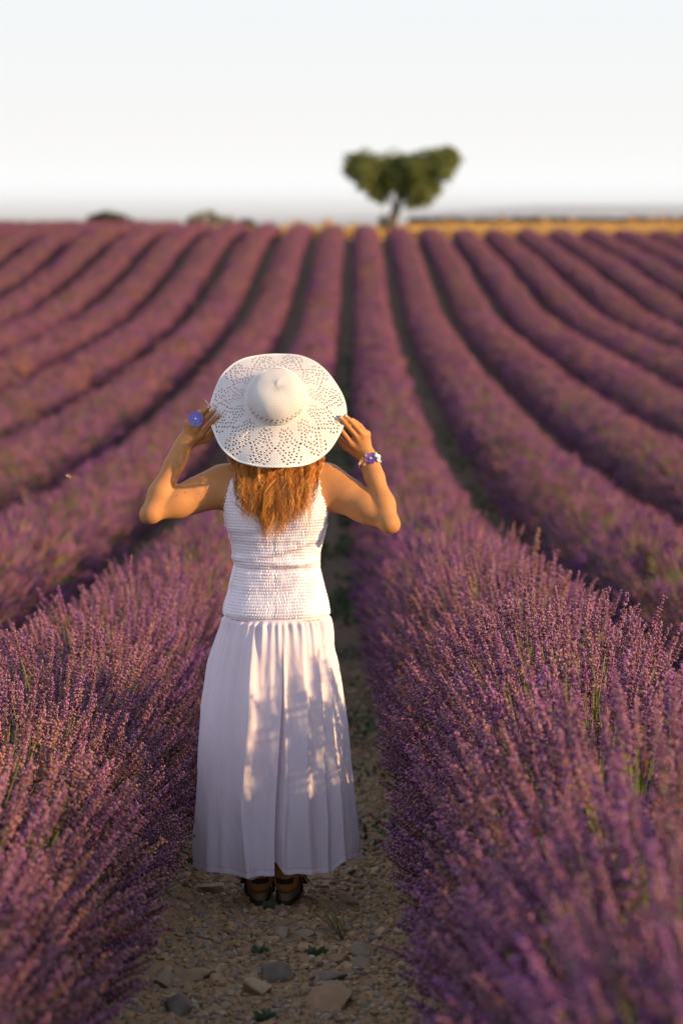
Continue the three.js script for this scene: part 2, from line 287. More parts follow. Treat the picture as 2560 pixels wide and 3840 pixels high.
// the stones one would name: [fx, fy of its foot, width in metres, height share, geometry, tone, label]
for (const [fx, fy, w, hs, k, c, label] of [
  [1351, 3598, .105, .95, 0, 4, 'upright grey stone under the dry grass tuft, right half of the path'],
  [1313, 3393, .082, .75, 1, 1, 'brown stone just right of the hem and sandals'],
  [1035, 3676, .15, .55, 2, 7, 'long dark grey stone in the middle of the path behind a pale stone'],
  [972, 3732, .115, .8, 3, 6, 'pale angular stone leaning before the dark grey one'],
  [1235, 3775, .185, .5, 0, 5, 'wide low brown stone near the lower edge of the path'],
  [1243, 3672, .10, .5, 1, 3, 'grey stone with a flat top in the right half of the path'],
  [1052, 3512, .115, .45, 2, 4, 'flat blue grey stone in the path behind the heels'],
  [1013, 3526, .085, .3, 3, 0, 'flat pinkish stone touching the blue grey one'],
  [1146, 3566, .10, .4, 0, 2, 'flat tan stone left of the dry grass tuft'],
  [735, 3675, .12, .55, 1, 1, 'grey brown stone by the left lavender row low on the path'],
  [676, 3800, .13, .6, 2, 7, 'dark stone in the lower left corner of the path'],
  [612, 3700, .12, .75, 3, 1, 'rounded brown stone half under the left lavender'],
  [806, 3350, .12, .6, 0, 0, 'tan stone left of the sandals beside the left lavender'],
  [1130, 3425, .10, .5, 3, 5, 'brown stone right behind the right sandal'],
  [1262, 3610, .10, .45, 2, 5, 'reddish brown stone just left of the upright grey stone'],
]) {
  const p = onGround(fx, fy), o = mesh('loose_stone', STONES[k], stoneMats[c]); tag(o, label, 'stone', 'larger stones lying on the path');
  o.position.set(p.x, soil(p.x, p.z) + w * .5 * hs * .42, p.z); o.rotation.set(gs() * .15, rnd() * 6.28, gs() * .15); o.scale.set(w * .46, w * .5 * hs * 1.3, w * .43);
}
// weeds
const grassMat = std([1, 1, 1], .8, { vertexColors: true, side: THREE.DoubleSide });
function stalk(root, tip, sag, r, c1, c2, seedHead) {
  const pts = []; for (let i = 0; i <= 8; i++) { const t = i / 8; pts.push(root.clone().lerp(tip, t).add(V(0, sag * 4 * t * (1 - t), 0))); }
  const g = tube(pts, t => r * (1.1 - .55 * t) * (seedHead && t > .72 ? 2.1 - 1.2 * Math.abs(t - .86) * 7 : 1), 5); return paint(g, (x, y) => { const t = clamp((y - root.y) / Math.max(.01, tip.y - root.y), 0, 1); return c1.map((a, i) => lerp(a, c2[i], t)); });
}
{
  const b = onGround(1286, 3529), t = thing('grass_tuft', 'thin dry grass tuft with bent stalks on the path right of the sandals', 'grass tuft', null, b);
  const tips = [[1134, 3275, -.02], [1140, 3390, .03], [1200, 3390, .0], [1165, 3420, -.02], [1198, 3365, -.04], [1250, 3415, .02], [1273, 3318, -.01], [1232, 3400, .05], [1218, 3440, .06], [1130, 3480, .05], [1296, 3520, .0], [1240, 3470, -.03], [1215, 3380, -.06]];
  for (const [fx, fy, dz] of tips) { const p = U(fx, fy, b.z + dz), r0 = V(gs() * .018, 0, gs() * .018); mesh('stalk', stalk(r0, p.clone().sub(b), rr(.0, .02), .0016, [.16, .10, .05], [.22, .22, .07], rnd() < .4), grassMat, t); }
  const b2 = onGround(1354, 3470), t2 = thing('grass_stalk', 'single thin grass stalk beside the right lavender row', 'grass stalk', null, b2);
  mesh('stalk', stalk(V(), U(1366, 3372, b2.z).sub(b2), .004, .0014, [.16, .13, .05], [.2, .19, .07], true), grassMat, t2);
  const b3 = onGround(935, 3545), t3 = thing('dry_straw', 'dry straw lying across the path in front of the weeds', 'straw');
  for (const [fx, fy] of [[1075, 3490], [1010, 3500]]) { const e = onGround(fx, fy); mesh('stalk', stalk(b3.clone().add(V(0, .01, 0)), e.add(V(0, .03, 0)), .012, .0016, [.3, .22, .1], [.34, .26, .12], false), grassMat, t3); }
}
const LEAF = (() => { const pos = [], idx = [], n = 6; for (let i = 0; i <= n; i++) { const t = i / n, w = .2 * Math.sin(Math.PI * Math.pow(t, .8)) * (1 + .25 * (i % 2)), y = t, z = -.35 * t * t + .05; pos.push(-w, y, z + w * .35, 0, y, z, w, y, z + w * .35); } for (let i = 0; i < n; i++) for (const k of [0, 1]) { const a = i * 3 + k; idx.push(a, a + 1, a + 4, a, a + 4, a + 3); } return geom(pos, idx); })();
const weedMat = std([.055, .085, .028], .7, { side: THREE.DoubleSide }), weedMat2 = std([.075, .10, .035], .7, { side: THREE.DoubleSide });
function weed(fx, fy, size, n, label) {
  const b = onGround(fx, fy), t = thing('weed', label, 'weed', 'small leafy weeds on the path', b);
  for (let i = 0; i < n; i++) { const m = mesh('leaf', LEAF, i % 3 ? weedMat : weedMat2, t), a = i * 2.4 + rr(-.3, .3), e = rr(.35, 1.2), s = size * rr(.5, 1); m.position.set(Math.cos(a) * size * .15, size * .1 * rnd(), Math.sin(a) * size * .15); m.quaternion.setFromUnitVectors(YUP, V(Math.cos(a) * Math.cos(e), Math.sin(e), Math.sin(a) * Math.cos(e)).normalize()); m.scale.setScalar(s); }
}
weed(1002, 3412, .034, 22, 'small dark green weed right behind the heels of the sandals');
weed(974, 3580, .034, 30, 'leafy weed beside a white pebble in the middle of the path');
weed(1186, 3585, .036, 30, 'leafy weed left of the upright grey stone');
weed(996, 3836, .040, 26, 'leafy weed cut by the lower edge of the picture');
weed(1083, 3618, .016, 9, 'tiny weed behind the long dark grey stone');
weed(950, 3520, .02, 12, 'little weed left of the flat pinkish stone');
{ // weeds that carpet the path farther on
  const n = 16000, im = new THREE.InstancedMesh(LEAF, std([1, 1, 1], .75, { side: THREE.DoubleSide }), n); im.name = 'ground_weeds'; tag(im, 'low green weeds carpeting the path behind the skirt', 'weeds', null, 'stuff'); im.castShadow = im.receiveShadow = true;
  for (let i = 0; i < n; i++) {
    let d, z, x, ok = 0; for (let k = 0; k < 8 && !ok; k++) { d = 7.9 + 62 * Math.pow(rnd(), 1.7); z = CZ - d; x = pathX(z) + (rnd() < .6 ? (Math.floor(rnd() * 9) - 4) * ROWGAP : 0) + (rnd() < .5 ? rr(.05, .45) : rr(-.5, .5)); ok = noise(x * 1.6, z * .8, 2) + rr(-.3, .3) > .0; }
    const a = rnd() * 6.28, e = rr(.2, 1.3), s = rr(.015, .042) * (d > 16 ? 1.9 : 1), k = rr(.7, 1.3);
    q1.setFromUnitVectors(YUP, V(Math.cos(a) * Math.cos(e), Math.sin(e), Math.sin(a) * Math.cos(e))); im.setMatrixAt(i, m4.compose(V(x, soil(x, z), z), q1, V(s, s, s))); im.setColorAt(i, tint.setRGB(.06 * k, .09 * k, .028 * k));
  }
  scene.add(im);
}

// bees at work on the flowers
const beeDark = std([.05, .03, .015], .6), beeAmber = std([.42, .20, .04], .7), beeWing = std([.8, .8, .78], .25, { transmission: .7, side: THREE.DoubleSide });
for (const [fx, fy, z, label] of [[2128, 2452, .15, 'small amber bee on the sharp lavender spikes at the right'], [1835, 2640, .35, 'dark bee hovering over the right lavender row'], [252, 1786, -1.5, 'bee flying over the lavender at the left']]) {
  const t = thing('bee', label, 'bee', 'bees over the lavender', U(fx, fy, z)); t.rotation.set(.3, 2.2 + fx, .2); t.scale.setScalar(z < 0 ? 1.5 : 1);
  const part = (n, g, m, p, sc) => { const o = mesh(n, g, m, t); o.position.set(...p); o.scale.set(...sc); };
  const s = new THREE.SphereGeometry(1, 14, 10); part('abdomen', s, beeAmber, [-.0055, 0, 0], [.0052, .0029, .003]); part('thorax', s, beeAmber, [.001, .0006, 0], [.003, .0028, .0028]); part('head', s, beeDark, [.0045, .0004, 0], [.0017, .0018, .002]);
  for (let i = 0; i < 3; i++) part('stripe', new THREE.TorusGeometry(.0027 - i * .0004, .0004, 6, 16).rotateY(Math.PI / 2), beeDark, [-.005 - i * .0018, 0, 0], [1, 1, 1]);
  for (const w of [-1, 1]) { const o = mesh('wing', LEAF, beeWing, t); o.position.set(.001, .0025, w * .001); o.rotation.set(w * 1.2, 0, .9); o.scale.setScalar(.0085); }
}
// ------------------------------------------------------------------ beyond the field
function at(px, py, d) { return U(px * 1.6326531, py * 1.6326531, CZ - d); }
const leafQuad = (() => { const pos = [], idx = []; for (let i = 0; i < 5; i++) { const c = V(gs() * .5, gs() * .5, gs() * .5), u = V(gs(), gs(), gs()).normalize(), v = V(gs(), gs(), gs()).cross(u).normalize(), k = pos.length / 3; for (const [a, b] of [[-.5, 0], [0, .28], [.5, 0], [0, -.28]]) pos.push(c.x + u.x * a + v.x * b, c.y + u.y * a + v.y * b, c.z + u.z * a + v.z * b); idx.push(k, k + 1, k + 2, k, k + 2, k + 3); } return geom(pos, idx); })();
const crownMat = std([1, 1, 1], .6, { side: THREE.DoubleSide, transmission: .35 });
function leaves(name, lobes, n, size, base, parent, fill = .55) { // lobes [Vector3, radius]
  const im = new THREE.InstancedMesh(leafQuad, crownMat, n), tot = lobes.reduce((a, l) => a + l[1] ** 2, 0); im.name = numbered(name); im.userData.kind = 'stuff'; im.castShadow = im.receiveShadow = true;
  const cum = []; lobes.reduce((a, l) => { cum.push(a + l[1] ** 2); return a + l[1] ** 2; }, 0);
  for (let i = 0; i < n; i++) {
    const r = rnd() * tot; let k = 0; while (cum[k] < r) k++; const [c, R] = lobes[k], dir = V(gs(), gs(), gs()).normalize(), rad = R * Math.pow(rnd(), fill) * (1 + .5 * noise(dir.x * 2.6 + k, dir.y * 2.6, dir.z * 2.6)) * (rnd() < .08 ? 1.25 : 1), s = size * rr(.7, 1.3), f = rr(.7, 1.35);
    q1.setFromEuler(new THREE.Euler(rnd() * 6.28, rnd() * 6.28, rnd() * 6.28)); im.setMatrixAt(i, m4.compose(c.clone().addScaledVector(dir, rad), q1, V(s, s, s))); im.setColorAt(i, tint.setRGB(base[0] * f, base[1] * f, base[2] * f * rr(.7, 1.1)));
  }
  parent.add(im); return im;
}
const barkMat = std([.10, .075, .055], .9);
{ // the lone tree
  const D = 124, b = at(897, 530, D); b.y = land(b.x, b.z) - .1;
  const t = thing('almond_tree', 'lone tree with a wide heart shaped crown on the skyline', 'tree', null, b), P = (x, y, dz = 0) => at(x, y, D - dz).sub(b), S = D / FPX;
  const limb = (pts, r0, r1) => { const c = new THREE.CatmullRomCurve3(pts).getPoints(22).map((p, i) => p.add(V(.04 * noise(i * .5, 1), 0, .04 * noise(i * .5, 9)))); return tube(c, k => lerp(r0, r1, k) * (1 + .1 * noise(k * 9, 3)), 8); };
  mesh('trunk', limb([V(0, -.1, 0), P(899, 515), P(906, 492), P(914, 470)], .30, .21), barkMat, t);
  for (const pts of [[P(914, 472), P(925, 450, .3), P(960, 420, .4), P(1010, 375, .3)], [P(910, 480), P(895, 460, -.3), P(870, 435, -.4), P(835, 395, -.3)], [P(912, 474), P(912, 440), P(905, 405, .2), P(890, 380, .5)], [P(918, 462), P(950, 445, -.6), P(985, 440, -.8)], [P(886, 450), P(862, 452, .4), P(852, 430, .5)]]) mesh('limb', limb(pts, .12, .035), barkMat, t);
  const L = [[812, 378, 26], [808, 400, 18], [838, 368, 27], [838, 402, 28], [868, 382, 32], [868, 410, 24], [902, 382, 30], [905, 412, 28], [935, 385, 28], [940, 415, 32], [968, 378, 28], [992, 366, 28], [1018, 362, 25], [1030, 352, 16], [1034, 378, 20], [1020, 395, 26], [990, 405, 30], [968, 435, 30], [955, 462, 20], [980, 455, 16], [925, 438, 20], [862, 438, 12], [846, 428, 13], [880, 462, 10], [938, 470, 12], [850, 450, 8], [1000, 430, 18], [920, 372, 24], [950, 376, 24], [962, 394, 28], [796, 392, 12], [1044, 360, 9]].map(([x, y, r]) => [P(x, y, gs() * 1.3), r * S]);
  for (let i = 0, n = L.length; i < n; i++) for (let k = i + 1; k < n; k++) { const d = L[i][0].distanceTo(L[k][0]); if (d < 1.35 && rnd() < .5) L.push([L[i][0].clone().lerp(L[k][0], rr(.3, .7)).add(V(gs() * .2, gs() * .2, gs() * .5)), rr(.22, .5)]); }
  leaves('crown', L, 9000, .15, [.15, .18, .018], t, .62);
}
function bush(label, px, d, lobes, n, base, size = .16, group) { const b = at(px, 515, d); b.y = land(b.x, b.z); const t = thing('bush', label, 'bush', group, b), S = d / FPX; mesh('stem', tube([V(0, -.1, 0), V(.03, .25, 0), V(.08, .5, .05)], .04, 6), barkMat, t); leaves('crown', lobes.map(([x, y, r]) => [at(x, y, d + gs() * .5).sub(b), r * S]), n, size, base, t); }
bush('dark green rounded bush on the skyline at the left', 246, 128, [[212, 510, 13], [228, 503, 14], [244, 500, 15], [262, 503, 12], [282, 507, 10], [300, 512, 9], [255, 512, 14], [230, 514, 12]], 1100, [.055, .065, .02]);
bush('pale grey green shrub on the skyline between dark bush and dry grass', 470, 160, [[440, 508, 12], [462, 500, 14], [486, 498, 15], [505, 505, 12], [528, 508, 12]], 300, [.30, .29, .22], .2);
bush('low dark shrub where the dry grass meets the lavender', 568, 135, [[556, 516, 8], [570, 515, 10], [580, 520, 8]], 300, [.06, .07, .03]);
bush('grey green bush with thin stems at the foot of the lone tree', 880, 122, [[876, 512, 8], [880, 500, 7], [884, 520, 9]], 160, [.07, .075, .03], .12);
const strawGeo = (() => { const g = []; for (let i = 0; i < 16; i++) { const h = rr(.55, 1), a = rnd() * 6.28, r = rr(0, .12), l = V(gs() * .15, h, gs() * .15), p = V(Math.cos(a) * r, 0, Math.sin(a) * r); g.push(tube([p, p.clone().addScaledVector(l, .7), p.clone().add(l)], t => t > .4 && t < .9 ? .014 : .008, 3)); } return mergeGeometries(g); })();
const strawMat = std([1, 1, 1], .85), strawMatA = std([.55, .34, .12], .85), strawMatB = std([.46, .27, .09], .85);
{ // the wheat stubble and dry grass behind the lavender
  const n = 30000, im = new THREE.InstancedMesh(strawGeo, strawMat, n); im.name = 'wheat_field'; tag(im, 'strip of golden wheat behind the lavender', 'wheat', null, 'stuff'); im.castShadow = im.receiveShadow = true;
  for (let i = 0; i < n; i++) { const d = 119.5 + 80 * Math.pow(rnd(), 1.6), z = CZ - d, x = CX + .005 * d + rr(-.16, .17) * d, s = rr(.4, .62) * (1 + .2 * noise(x * .4, z * .1)), f = rr(.75, 1.25); q1.setFromAxisAngle(YUP, rnd() * 6.28); im.setMatrixAt(i, m4.compose(V(x, land(x, z), z), q1, V(1.1, s, 1.1))); im.setColorAt(i, tint.setRGB(.58 * f, .36 * f, .11 * f)); }
  scene.add(im);
  // taller clumps that stand up against the haze
  const spots = [[688, 124, 1.1], [752, 128, 1.15], [716, 150, 1.1], [812, 150, 1.05], [1030, 165, 1.1], [1078, 175, .9], [1150, 160, 1.2], [1250, 160, 1.1], [1312, 175, 1.05], [1452, 160, 1.25], [1490, 170, 1.1], [1520, 165, 1.25], [1555, 160, 1.2], [660, 123, .8], [1392, 170, .9]];
  const order = spots.map((s, i) => i).sort((a, b) => spots[a][0] - spots[b][0]), words = ['first', 'second', 'third', 'fourth', 'fifth', 'sixth', 'seventh', 'eighth', 'ninth', 'tenth', 'eleventh', 'twelfth', 'thirteenth', 'fourteenth', 'fifteenth'];
  order.forEach((k, rank) => { const [px, d, h] = spots[k], b = at(px, 520, d); b.y = land(b.x, b.z); const t = thing('dry_grass_clump', `${words[rank]} tall golden grass clump from the left along the wheat strip`, 'grass clump', 'tall dry grass clumps along the wheat', b);
    for (let i = 0; i < 9; i++) { const m = mesh('straw', strawGeo, [strawMatA, strawMatB][i % 2], t); m.position.set(gs() * .35, 0, gs() * .4); m.rotation.y = rnd() * 6.28; m.scale.set(1.3, h * rr(.7, 1.05) * (1 - .3 * Math.abs(m.position.x)), 1.3); } });
  // a dark hedge along the far edge of the wheat
  const D = 205, x0 = at(945, 510, D).x, x1 = at(1700, 510, D).x, hd = thing('hedge', 'low dark hedge along the far edge of the wheat', 'hedge', null, V(0, 0, CZ - D)), lobes = [];
  for (let x = x0; x < x1; x += .38) { const g = land(x, CZ - D); lobes.push([V(x, g + .72 + .08 * noise(x * .5, 3), gs() * .3), rr(.2, .32)]); lobes.push([V(x, g + .35, gs() * .3), .35]); }
  leaves('hedge_leaves', lobes, 5200, .2, [.06, .05, .03], hd);
}
// ------------------------------------------------------------------ the woman: one distance field, meshed by surface nets
const ZB = -.05;                                                   // depth of her body's axis
const smin = (a, b, k) => { const h = Math.max(k - Math.abs(a - b), 0) / k; return Math.min(a, b) - h * h * k * .25; };
function cap(a, b, ra, rb) { // tapered capsule
  const ba = b.clone().sub(a), l2 = ba.lengthSq(); return { c: a.clone().add(b).multiplyScalar(.5), r: Math.sqrt(l2) / 2 + Math.max(ra, rb), d(x, y, z) { const px = x - a.x, py = y - a.y, pz = z - a.z, t = clamp((px * ba.x + py * ba.y + pz * ba.z) / l2, 0, 1), ex = px - ba.x * t, ey = py - ba.y * t, ez = pz - ba.z * t; return Math.sqrt(ex * ex + ey * ey + ez * ez) - (ra + (rb - ra) * t); } };
}
function ell(c, r, turn) { // ellipsoid, turn = Euler
  const q = new THREE.Quaternion().setFromEuler(turn || new THREE.Euler()).invert(), v = V(), m = Math.max(r.x, r.y, r.z); return { c, r: m, d(x, y, z) { v.set(x - c.x, y - c.y, z - c.z).applyQuaternion(q); const k0 = Math.hypot(v.x / r.x, v.y / r.y, v.z / r.z), k1 = Math.hypot(v.x / (r.x * r.x), v.y / (r.y * r.y), v.z / (r.z * r.z)); return k1 < 1e-9 ? -Math.min(r.x, r.y, r.z) : k0 * (k0 - 1) / k1; } };
}
const TA = monotone([[.70, .13], [.86, .146], [.925, .154], [1.0, .139], [1.09, .1225], [1.17, .137], [1.22, .148], [1.28, .148], [1.33, .125], [1.37, .080], [1.42, .05]]);
const TD = monotone([[.70, .095], [.86, .104], [.925, .110], [1.0, .100], [1.09, .091], [1.17, .099], [1.22, .104], [1.28, .098], [1.33, .080], [1.37, .060], [1.42, .048]]);
const TZ = monotone([[.70, ZB], [.925, ZB + .005], [1.0, ZB - .004], [1.09, ZB - .008], [1.2, ZB], [1.3, ZB + .004], [1.42, ZB + .012]]);
const torso = { c: V(0, 1.06, ZB), r: .45, d(x, y, z) { const yy = clamp(y, .72, 1.41), a = TA(yy), b = TD(yy), zz = z - TZ(yy); const l = Math.pow(Math.pow(Math.abs(x) / a, 2.3) + Math.pow(Math.abs(zz) / b, 2.3), 1 / 2.3); return Math.max((l - 1) * Math.min(a, b) * .95, y - 1.41, .72 - y); } };
function group(k, prims) { const c = V(); let n = 0; prims.forEach(p => { c.add(p.c); n++; }); c.multiplyScalar(1 / n); let r = 0; prims.forEach(p => { r = Math.max(r, c.distanceTo(p.c) + p.r); }); return { c, r, d(x, y, z) { let v = 1e3; for (const p of prims) { const lb = Math.hypot(x - p.c.x, y - p.c.y, z - p.c.z) - p.r; if (lb > v + k + .002 && lb > .03) continue; const e = p.d(x, y, z); v = v > 500 ? e : smin(v, e, k); } return v > 500 ? Math.hypot(x - c.x, y - c.y, z - c.z) - r + .03 : v; } }; }
const HATC = V(.0035, 1.570, .035), HATN = V(0, Math.sin(.61), Math.cos(.61));
// arms: shoulder, elbow, wrist from the photograph, depths chosen along the arm
const ARM = { r: { sh: U(1234, 1816, ZB + .0), el: U(1458, 1957, .055), wr: U(1381, 1722, -.03) }, l: { sh: U(822, 1822, ZB), el: U(566, 1922, .055), wr: U(690, 1668, -.03) } };
const FING = { r: [ // knuckle, middle joint, tip
  [[1315, 1660, -0.022], [1282, 1617, -0.006], [1257, 1583, 0.010]], [[1338, 1639, -0.016], [1304, 1598, 0.000], [1276, 1565, 0.012]], [[1360, 1631, -0.018], [1327, 1593, -0.004], [1295, 1560, 0.008]], [[1376, 1628, -0.028], [1349, 1596, -0.018], [1321, 1573, -0.010]]],
  l: [[[756, 1630, -0.022], [793, 1588, -0.006], [818, 1558, 0.010]], [[736, 1611, -0.016], [778, 1565, 0.000], [805, 1537, 0.012]], [[719, 1596, -0.018], [759, 1551, -0.004], [785, 1526, 0.008]], [[704, 1588, -0.028], [733, 1555, -0.018], [752, 1541, -0.010]]] };
const hands = [], arms = [], NAILS = [];
for (const s of ['r', 'l']) {
  const { sh, el, wr } = ARM[s], side = s === 'r' ? 1 : -1, F = FING[s].map(f => f.map(([x, y, z], i) => U(x, y, z + [.004, .012, .018][i])));
  const mid = F[1][0], fore = wr.clone().sub(el), up = el.clone().sub(sh), fl = t => el.clone().addScaledVector(fore, t), ul = t => sh.clone().addScaledVector(up, t);
  arms.push(group(.03, [cap(ul(-.03), ul(.3), .049, .049), cap(ul(.25), ul(.62), .048, .043), cap(ul(.6), ul(1), .043, .029), ell(ul(.45).add(V(0, -.012, -.004)), V(.075, .030, .036), new THREE.Euler(0, 0, Math.atan2(up.y, up.x)))]));
  arms.push(group(.022, [cap(el.clone().add(V(-side * .002, -.003, .004)), fl(.28), .0315, .033), cap(fl(.28), fl(.72), .033, .027), cap(fl(.72), fl(1.0), .027, .0235), ell(el.clone().add(V(side * .014, -.012, .004)), V(.016, .015, .016))]));
  const palmN = V().crossVectors(F[0][0].clone().sub(wr), F[3][0].clone().sub(wr)).normalize(); if (palmN.z < 0) palmN.negate();
  const P = [], back = palmN.clone().multiplyScalar(-.012);
  F.forEach((f, i) => { P.push(cap(wr.clone().lerp(f[0], .12).add(back.clone().multiplyScalar(.7)), f[0].clone().add(back.clone().multiplyScalar(.35)), .0155, [.0112, .0115, .011, .0100][i])); P.push(ell(f[0].clone(), V(.0082, .0082, .0075))); });
  P.push(cap(wr.clone().addScaledVector(fore, -.10), wr.clone().addScaledVector(fore, .06), .0245, .0225));
  const th0 = wr.clone().lerp(F[0][0], .3).add(back.clone().multiplyScalar(1.5)).add(V(-side * .012, 0, 0)), th1 = F[0][0].clone().add(V(-side * .014, -.016, -.026)), th2 = th1.clone().add(V(-side * .024, .028, .004)), th3 = th2.clone().add(V(-side * .016, .024, .004));
  P.push(cap(th0, th1, .0165, .0115));
  hands.push(group(.011, P));
  F.forEach((f, i) => {
    const r = [.0080, .0083, .0080, .0070][i], tip = f[2].clone().sub(f[1]), dip = f[1].clone().addScaledVector(tip, .5).addScaledVector(palmN, .0015), end = f[2].clone();
    hands.push(group(.003, [cap(f[0].clone().addScaledVector(palmN, -.001), f[1], r * 1.08, r), cap(f[1], dip, r, r * .93), cap(dip, end, r * .93, r * .78), ell(f[1].clone().addScaledVector(palmN, .0018), V(r * .92, r * .92, r * .85))]));
    NAILS.push([end.clone().addScaledVector(tip.clone().normalize(), -.001), tip.clone().normalize(), palmN.clone(), r]);
  });
  hands.push(group(.004, [cap(th1, th2, .0112, .0095), cap(th2, th3, .0095, .0072)]));
}
// head tipped back inside the hat
const HC = HATC.clone().addScaledVector(HATN, -.034).add(V(0, .0165, -.0115)), TILT = -.42, hq = new THREE.Quaternion().setFromEuler(new THREE.Euler(-TILT, 0, 0)), HP = (x, y, z) => V(x, y, z).applyQuaternion(hq).add(HC), he = (x, y, z) => ell(HP(...x), V(...y), new THREE.Euler(-TILT, 0, 0));
const head = group(.02, [he([0, 0, 0], [.071, .082, .084]), he([0, -.055, -.035], [.058, .062, .062]), cap(HP(-.02, -.098, -.072), HP(.02, -.098, -.072), .020, .020), cap(HP(0, -.01, -.088), HP(0, -.043, -.108), .008, .014), cap(HP(-.018, -.072, -.086), HP(.018, -.072, -.086), .009, .009), cap(HP(-.035, .008, -.080), HP(.035, .008, -.080), .011, .011), he([.078, -.02, .004], [.010, .030, .019]), he([-.078, -.02, .004], [.010, .030, .019])]);
const neck = group(.03, [cap(V(0, 1.34, ZB + .006), HP(0, -.05, .01), .058, .050)]);
const shoulders = group(.05, [cap(V(0, 1.385, ZB + .0), ARM.r.sh.clone().add(V(-.015, .008, -.005)), .040, .047), cap(V(0, 1.385, ZB), ARM.l.sh.clone().add(V(.015, .008, -.005)), .040, .047), ell(V(.075, 1.27, ZB + .055), V(.062, .085, .042), new THREE.Euler(0, 0, .2)), ell(V(-.075, 1.27, ZB + .055), V(.062, .085, .042), new THREE.Euler(0, 0, -.2)), ell(V(.062, 1.215, ZB - .075), V(.062, .062, .060)), ell(V(-.062, 1.215, ZB - .075), V(.062, .062, .060))]);
// legs and feet: [heel, ankle, knee, hip, toe direction]
const HEEL = { r: U(1068, 3366, -.015), l: U(972, 3352, -.02) }; HEEL.r.x += .001; HEEL.l.x += .003; HEEL.r.y = .062; HEEL.l.y = .062;
const TOE = { r: V(.06, 0, -.998).normalize(), l: V(-.06, 0, -.998).normalize() }, legs = [];
for (const s of ['r', 'l']) {
  const h = HEEL[s], t = TOE[s], side = s === 'r' ? 1 : -1, F = (a, b, y) => V(h.x, y, h.z).addScaledVector(t, a).add(V(t.z, 0, -t.x).multiplyScalar(-b * side)), hip = V(side * .078, .86, ZB), knee = V(side * .075, .47, ZB - .01), ank = F(.045, 0, .125);
  legs.push(group(.03, [cap(hip, knee, .078, .052), cap(knee, knee.clone().lerp(ank, .3).add(V(0, 0, .012)), .050, .054), cap(knee.clone().lerp(ank, .3).add(V(0, 0, .012)), ank, .052, .029), ell(F(.024, 0, .078), V(.030, .035, .030)), cap(F(.03, 0, .075), F(.045, 0, .13), .026, .028), cap(F(.04, 0, .085), F(.13, .004, .066), .030, .024), cap(F(.13, -.016, .06), F(.175, -.02, .053), .021, .017), cap(F(.13, .018, .058), F(.165, .026, .051), .019, .015), ell(F(.05, .026, .112), V(.011, .013, .012)), ell(F(.05, -.026, .116), V(.011, .013, .012))]));
  for (let i = 0; i < 5; i++) legs.push(group(.003, [cap(F(.170 - i * .006, -.028 + i * .015, .052), F(.212 - i * .010 - (i === 0 ? .002 : 0), -.028 + i * .0155, .047), .0125 - i * .0008, .010 - i * .0008)]));
}
const BODY = [torso, shoulders, neck, head, ...arms, ...hands, ...legs], KS = BODY.map(g => g === torso ? .03 : g === shoulders ? .04 : g === neck ? .03 : g === head ? .025 : arms.includes(g) ? .03 : hands.includes(g) ? .006 : .02);
arms.forEach((g, i) => { KS[BODY.indexOf(g)] = i % 2 ? .009 : .055; });
hands.forEach((g, i) => { KS[BODY.indexOf(g)] = i % 6 === 0 ? .02 : .0035; });
legs.forEach((g, i) => { KS[BODY.indexOf(g)] = i % 6 === 0 ? .006 : .004; });
function body(x, y, z) { let v = 1e3; for (let i = 0; i < BODY.length; i++) { const g = BODY[i], k = KS[i], lb = Math.hypot(x - g.c.x, y - g.c.y, z - g.c.z) - g.r; if (lb > .05 && lb > v) continue; if (lb > v + k) continue; const d = g.d(x, y, z); v = v > 500 ? d : smin(v, d, k); } return v > 500 ? .3 : v; }
